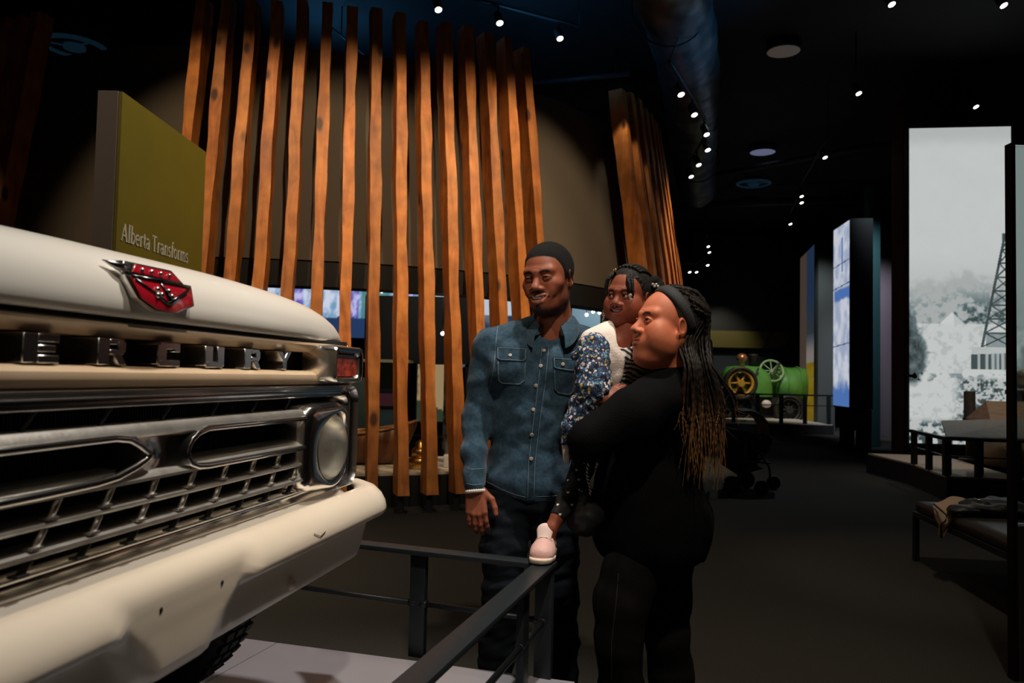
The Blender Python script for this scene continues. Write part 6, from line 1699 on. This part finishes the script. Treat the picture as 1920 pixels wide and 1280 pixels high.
for (x, y, R_, lab) in ((140, 86, .46, 'round ring air diffuser on the ceiling above the sign slab'), (1413, 343, .42, 'round ring air diffuser over the corridor')):
    p = atz(x, y, CEIL-.12)
    t = thing('air_diffuser', lab, 'air vent', p)
    MB().rings([[p+Vector((math.cos(2*PI*j/48)*r, math.sin(2*PI*j/48)*r, z)) for j in range(48)] for r, z in ((R_, .0), (R_, -.03), (R_*.86, -.05), (R_*.84, 0))], True, False, True, True).build('outer_ring', ring_b, t)
    MB().lathe(p, [(R_*.34, 0), (R_*.34, -.05), (.001, -.07)], n=32).build('centre_disc', ring_b, t)
    m = MB()
    for k in range(3): a = PI/2+2*PI*k/3; m.beam(p+Vector((math.cos(a)*R_*.32, math.sin(a)*R_*.32, -.02)), p+Vector((math.cos(a)*R_*.86, math.sin(a)*R_*.86, -.02)), .02, .02)
    m.build('spoke', ring_b, t); MB().lathe(p, [(R_*.5, .118), (R_*.5, 0)], n=24).build('neck', black, t)
# big flexible duct
foil = mat('duct_foil', (.14, .17, .20), .38, .6, bump=(1.0, 5), var=((.06, .08, .10), 4, .35, .65))
A_, B_ = atz(1228, -120, 5.65), atz(1318, 360, 5.55)
pts = []; rs = []
for i in range(90):
    t_ = i/89; p = A_.lerp(B_, t_)+Vector((.12*math.sin(t_*5), 0, .05*math.sin(t_*9))); pts.append(p); rs.append((.42-.02*t_)*(1+.028*math.sin(i*2.1)+.03*math.sin(i*.7)))
t = thing('air_duct', 'large crinkled foil air duct hanging under the ceiling', 'duct', A_.lerp(B_, .5))
MB().tube(pts, rs, 28).build('hose', foil, t)
for f in (.15, .45, .75):
    c = A_.lerp(B_, f); MB().tube([c+Vector((math.cos(a_)*.44, 0, math.sin(a_)*.44)) for a_ in np.linspace(0, 2*PI, 25)[:-1]], .012, 5, loop=True).build('strap', black, t); MB().tube([c+Vector((0, 0, .42)), Vector((c.x, c.y, CEIL))], .012, 6).build('hanger', black, t)
A2, B2 = atz(1345, 420, 5.4), atz(1395, 300, 5.5)
# pipes across the corridor ceiling
pipe_m = mat('ceiling_pipe', (.05, .055, .06), .5)
for (a, b, z, r, lab) in (((1270, 340), (1700, 262), 5.9, .06, 'thin ceiling pipe crossing the corridor before the bluish speaker'), ((1260, 386), (1600, 372), 5.9, .10, 'thicker ceiling pipe crossing the corridor past the ring diffuser'), ((620, 50), (760, 165), 5.9, .012, 'thin blue lit cable tray edge above the timber slats'), ((980, 158), (1180, 138), 5.9, .04, 'pale ceiling pipe above the upper wall of the pavilion')):
    p, q = atz(*a, z), atz(*b, z); t = thing('ceiling_pipe', lab, 'pipe', p.lerp(q, .5)); MB().tube([p, q], r, 12).build('pipe', pipe_m, t)
    for f in (.12, .88): c = p.lerp(q, f); MB().tube([c, Vector((c.x, c.y, CEIL))], .01, 5).build('hanger', black, t)

# ------------------------------------------------------------------ far end of the corridor: green tractor on its platform
YT = 23.2
far_wall = mat('far_wall_navy', (.016, .026, .040), .7); ol2 = mat('olive_band', (.10, .085, .012), .7)
p0, p1 = at(1300, 700, 26), at(1512, 700, 26)
t = thing('tractor_backdrop', 'dark blue backdrop wall with an olive band behind the green tractor', 'backdrop', ((p0.x+p1.x)/2, 26, 0))
MB().box(((p0.x+p1.x)/2, 26.1, 1.18), (p1.x-p0.x, .2, 2.36)).build('wall_board', far_wall, t)
zb, zt_ = at(1420, 653, 26).z, at(1420, 622, 26).z
m = MB(); m.box(((p0.x+p1.x)/2, 26.0, (zb+zt_)/2), (p1.x-p0.x, .5, zt_-zb)); m.build('olive_band', ol2, t)
for x in (1436, 1478):
    a, b = at(x-3, 653, 25.7), at(x+12, 622, 25.7); MB().beam(a, b, .05, .05).build('brace', black, t)
MB().box(((p0.x+p1.x)/2, 26.2, zt_+1.6), (p1.x-p0.x, .3, 3.2)).build('upper_wall', black, t)
q0, q1 = atz(1280, 790, .26), atz(1524, 790, .26)
t = thing('tractor_platform', 'low black platform with a pale lit deck under the green tractor', 'platform', ((q0.x+q1.x)/2, 23, 0))
MB().box(((q0.x+q1.x)/2, q0.y+1.9, .12), (q1.x-q0.x, 3.8, .24)).build('base', black, t); MB().box(((q0.x+q1.x)/2, q0.y+1.9, .25), (q1.x-q0.x-.05, 3.75, .02)).build('deck', mat('lit_deck', (.50, .44, .36), .6), t)
t = thing('tractor_rail', 'black rail of thin posts before the green tractor', 'railing', ((q0.x+q1.x)/2, q0.y+.08, .26))
for k in range(7):
    x = q0.x+.1+(q1.x-q0.x-.2)*k/6; MB().box((x, q0.y+.08, .26+.35), (.09, .06, .70)).build('post', black_metal, t)
for z in (.98, .72): MB().beam((q0.x, q0.y+.08, z), (q1.x, q0.y+.08, z), .04, .04 if z > .8 else .02).build('rail_bar', black_metal, t)
green = mat('tractor_green', (.10, .30, .055), .4, coat=.3, var=((.05, .18, .03), 2, .4, .7)); yel = mat('wheel_yellow', (.60, .33, .035), .5); iron = mat('black_iron', (.018, .016, .014), .6)
t = thing('green_tractor', 'green steam tractor with yellow wheel rims on the lit platform', 'tractor', (at(1430, 780, YT).x, YT, .26))
def TB(x, y, d=0): return at(x, y, YT+d)
# boiler barrel on the right, hooded body in the middle
def barrel(xa, xb, yt, yb, d0, name):
    a, b = TB(xa, (yt+yb)/2, d0), TB(xb, (yt+yb)/2, d0); r = (TB(xa, yt, d0).z-TB(xa, yb, d0).z)/2; w = b.x-a.x; R = []
    for f, k in ((0, .2), (.01, .8), (.06, .96), (.12, 1), (.5, 1.0), (.9, 1), (.96, .95), (1, .7), (1.0, .1)):
        R.append([Vector((a.x+w*f, a.y+math.cos(2*PI*j/28)*r*k, a.z+math.sin(2*PI*j/28)*r*k)) for j in range(28)])
    m = MB(); m.rings(R); return m.build(name, green, t, angle=.7)
barrel(1448, 1511, 688, 760, .2, 'boiler'); 
for f in (.3, .72):
    a = TB(1448+63*f, 724, .2); r = (TB(1448, 688, .2).z-TB(1448, 760, .2).z)/2*1.015
    MB().tube([Vector((a.x, a.y+math.cos(q)*r, a.z+math.sin(q)*r)) for q in np.linspace(0, 2*PI, 29)[:-1]], .02, 6, loop=True).build('boiler_band', green, t)
a, b = TB(1352, 740), TB(1442, 740); zt_, zb = TB(1400, 685).z, TB(1400, 742).z; R = []
for f, k in ((0, .75), (.1, .95), (.4, 1), (.75, .98), (.93, .8), (1, .45)):
    R.append([Vector((a.x+(b.x-a.x)*f, YT-.1+math.cos(PI*j/14)*.55*k, zb+(zt_-zb)*k*max(0, math.sin(PI*j/14))**.6)) for j in range(15)])
m = MB(); m.rings(R, True, True, True); m.build('bonnet', green, t, angle=.8)
def wheel(x, y, r, d, name, mrim, spokes=8, tyre=True):
    c = TB(x, y, d); ring = lambda rr, w, m_, nm, par: MB().rings([[c+Vector((math.cos(2*PI*j/36)*q, dy, math.sin(2*PI*j/36)*q)) for j in range(36)] for q, dy in ((rr, -w), (rr, w), (rr*.82, w), (rr*.82, -w))], True, False, True, True).build(nm, m_, par)
    w_ = ring(r, .13, iron, name, t); ring(r*.80, .10, mrim, 'rim', w_)
    m = MB()
    for k in range(spokes): a = 2*PI*k/spokes; m.tube([c, c+Vector((math.cos(a)*r*.74, 0, math.sin(a)*r*.74))], .03, 6)
    m.build('spokes', mrim, w_)['kind'] = 'stuff'; MB().lathe(c, [(.1, -.14), (.1, .14)], axis=(0, 1, 0), n=14).build('hub', mrim, w_)
wheel(1388, 718, .46, -.75, 'steering_wheel_ring', yel, 6)
wheel(1385, 762, .52, -.62, 'rear_wheel', iron, 8); wheel(1340, 758, .55, -.62, 'rear_wheel', iron, 8); wheel(1478, 768, .42, -.5, 'front_wheel', iron, 8)
c = TB(1447, 695, -.3); m = MB(); m.tube([c+Vector((math.cos(a_)*.33, math.sin(a_)*.12, math.sin(a_)*.30)) for a_ in np.linspace(0, 2*PI, 25)[:-1]], .035, 8, loop=True); 
for k in range(4): a_ = PI*k/4; m.tube([c-Vector((math.cos(a_)*.32, math.sin(a_)*.12, math.sin(a_)*.29)), c+Vector((math.cos(a_)*.32, math.sin(a_)*.12, math.sin(a_)*.29))], .018, 6)
m.build('flywheel', mat('pale_green', (.22, .36, .16), .5), t)
m = MB(); m.box((TB(1430, 752).x, YT-.1, TB(1430, 752).z), (2.1, .7, .22)); m.box((TB(1420, 772).x, YT, TB(1420, 772).z+.1), (1.5, .3, .4)); m.build('chassis', iron, t)
m = MB(); m.tube([TB(1432, 735, -.4), TB(1462, 680, -.4)], .035, 8); m.tube([TB(1405, 730, -.6), TB(1422, 690, -.6)], .03, 8); m.build('lever', iron, t)
m = MB(); m.sphere(TB(1391, 671, -.2), (.16, .16, .14)); m.lathe(TB(1391, 690, -.2), [(.1, 0), (.07, .2), (.12, .25)], n=14); m.build('brass_lamp', mat('copper_lamp', (.55, .26, .14), .3, .7), t)
m = MB(); m.lathe(TB(1412, 690, -.1), [(.13, 0), (.12, .35), (.16, .4)], n=16); m.build('chimney', iron, t)
m = MB(); m.sphere(TB(1437, 757, -.85), (.14, .1, .11)); m.build('white_lamp', mat('white_enamel', (.7, .66, .58), .4), t)

# ------------------------------------------------------------------ stroller parked behind the woman
YS = 9.4
cloth = mat('stroller_cloth', (.014, .014, .016), .7); alu = mat('stroller_frame', (.10, .10, .105), .35, .6); grey_pl = mat('grey_plastic', (.07, .07, .07), .5)
def ST(x, y, d=0): return at(x, y, YS+d)
t = thing('stroller', 'black folding stroller parked in the corridor behind the woman', 'stroller', (ST(1395, 920).x, YS, 0))
hc = ST(1392, 812, .1); R = []
for i in range(13):
    a = math.radians(-10+118*i/12); rr = .30
    R.append([hc+Vector((math.cos(a)*rr*(1-.10*(s/4)**2), (s/4)*.24, math.sin(a)*rr*(1-.08*(s/4)**2))) for s in range(-4, 5)])
m = MB(); m.rings(R, False, False, True); o = m.build('canopy', cloth, t); md = o.modifiers.new('t', 'SOLIDIFY'); md.thickness = .012
m = MB(); m.rings([[ST(x, y, d) for x, y, d in r] for r in (((1360, 800, -.2), (1425, 815, -.2), (1425, 815, .3), (1360, 800, .3)), ((1352, 870, -.22), (1420, 872, -.22), (1420, 872, .3), (1352, 870, .3)), ((1385, 892, -.2), (1432, 878, -.2), (1432, 878, .28), (1385, 892, .28)))]); m.build('seat', cloth, t, bevel=.01)
m = MB(); m.rings([[ST(x, y, d) for x, y, d in r] for r in (((1428, 810, -.2), (1450, 820, -.2), (1450, 820, .25), (1428, 810, .25)), ((1420, 845, -.2), (1440, 850, -.2), (1440, 850, .25), (1420, 845, .25)))]); m.build('tray_bag', cloth, t, bevel=.008)
for d in (-.24, .28):
    MB().tube([ST(1345, 790, d), ST(1385, 830, d), ST(1425, 850, d), ST(1442, 875, d), ST(1446, 905, d)], .014, 8).build('frame_tube', alu, t)
    MB().tube([ST(1440, 845, d), ST(1400, 885, d), ST(1375, 905, d)], .012, 8).build('frame_tube', alu, t)
    MB().tube([ST(1395, 865, d), ST(1445, 868, d)], .010, 8).build('frame_tube', alu, t)
MB().tube([ST(1345, 790, -.24), ST(1345, 790, .28)], .016, 10).build('handle', grey_pl, t)
def wh(x, y, d, r, nm='wheel'):
    c = ST(x, y, d); c.z = r+.001; m = MB(); m.lathe(c, [(r*.55, -.018), (r*.9, -.022), (r, -.012), (r, .012), (r*.9, .022), (r*.55, .018)], axis=(0, 1, 0), n=24); w = m.build(nm, rubber, t, angle=.8); MB().lathe(c, [(.001, -.02), (r*.55, -.014), (r*.55, .014), (.001, .02)], axis=(0, 1, 0), n=16, cap=False).build('hub', grey_pl, w)
wh(1428, 905, -.26, .085); wh(1450, 905, .26, .085); wh(1372, 905, -.30, .11); wh(1398, 905, .30, .11)
m = MB(); m.box(ST(1398, 842, -.27), (.03, .02, .20)); m.box(ST(1410, 838, -.27), (.02, .02, .22)); m.build('buckle_strap', grey_pl, t)
p = ST(1392, 789, -.16); MB().box((p.x, p.y-.06, p.z), (.055, .004, .018)).build('cloth_badge', mat('badge_white', (.5, .48, .45), .6), t)

# ------------------------------------------------------------------ things left on the bench
scarf_m = mat('beige_scarf', (.52, .37, .25), .8, bump=(.2, 60)); dark_trim = mat('dark_trim', (.012, .008, .008), .7)
def BQ(x, y, Y): return at(x, y, Y)
rows = [[(1770, 944, 5.50), (1783, 934, 5.55), (1797, 930, 5.6), (1808, 936, 5.6), (1815, 948, 5.5)],
        [(1750, 948, 5.42), (1766, 944, 5.44), (1785, 942, 5.48), (1800, 944, 5.48), (1811, 955, 5.42)],
        [(1747, 952, 5.38), (1762, 955, 5.36), (1778, 955, 5.34), (1790, 956, 5.36), (1800, 958, 5.38)],
        [(1752, 962, 5.34), (1762, 966, 5.32), (1774, 968, 5.30), (1783, 968, 5.32), (1794, 966, 5.34)],
        [(1757, 974, 5.34), (1765, 978, 5.32), (1772, 982, 5.30), (1778, 980, 5.32), (1788, 974, 5.34)],
        [(1760, 985, 5.34), (1764, 992, 5.33), (1768, 997, 5.32), (1772, 994, 5.33), (1779, 984, 5.34)],
        [(1763, 996, 5.35), (1764, 1003, 5.34), (1766, 1010, 5.34), (1768, 1008, 5.34), (1771, 998, 5.35)]]
t = thing('scarf', 'crumpled beige scarf with dark trim hanging over the bench edge', 'scarf', BQ(1775, 960, 5.4))
m = MB(); m.rings([[BQ(*q)+Vector((0, .03*math.sin(i*2.1+j*1.3), .012*math.sin(i*1.7+j*2.3))) for j, q in enumerate(r)] for i, r in enumerate(rows)], False, False, True)
o = m.build('cloth', scarf_m, t); md = o.modifiers.new('s', 'SUBSURF'); md.levels = 2; md.render_levels = 2; md = o.modifiers.new('t', 'SOLIDIFY'); md.thickness = .008
MB().tube([BQ(1751, 945, 5.36), BQ(1764, 956, 5.29), BQ(1775, 966, 5.26), BQ(1773, 976, 5.26), BQ(1764, 983, 5.28), BQ(1766, 1008, 5.31)], .006, 6).build('trim', dark_trim, t)
jk = mat('black_jacket', (.012, .012, .014), .5, bump=(.6, 14)); c = at(1855, 945, 5.35); F_ = Field(np3(c)-np.array([.42, .32, .14]), np3(c)+np.array([.45, .32, .16]), .012)
for i in range(14):
    a = rnd.random(); q = np3(c)+np.array([-.20+.55*a, rnd.uniform(-.18, .18), 0]); q[2] = .49+rnd.uniform(-.01, .02); F_.ell(q, (rnd.uniform(.07, .14), rnd.uniform(.05, .11), rnd.uniform(.03, .045)), k=.03)
F_.plane_cut((0, 0, .452), (0, 0, -1)); wrinkle(F_, .008, (30, 24, 30), .5)
t = thing('jacket', 'black jacket with shiny zip heaped on the bench', 'jacket', (c.x, c.y, .452)); soft('cloth', [F_], jk, t, None, 1)
MB().tube([at(1824, 940, 5.2)+Vector((0, 0, .02)), at(1838, 944, 5.18)+Vector((0, 0, .02)), at(1856, 950, 5.15)+Vector((0, 0, .02))], .006, 6).build('zip', silver, t)
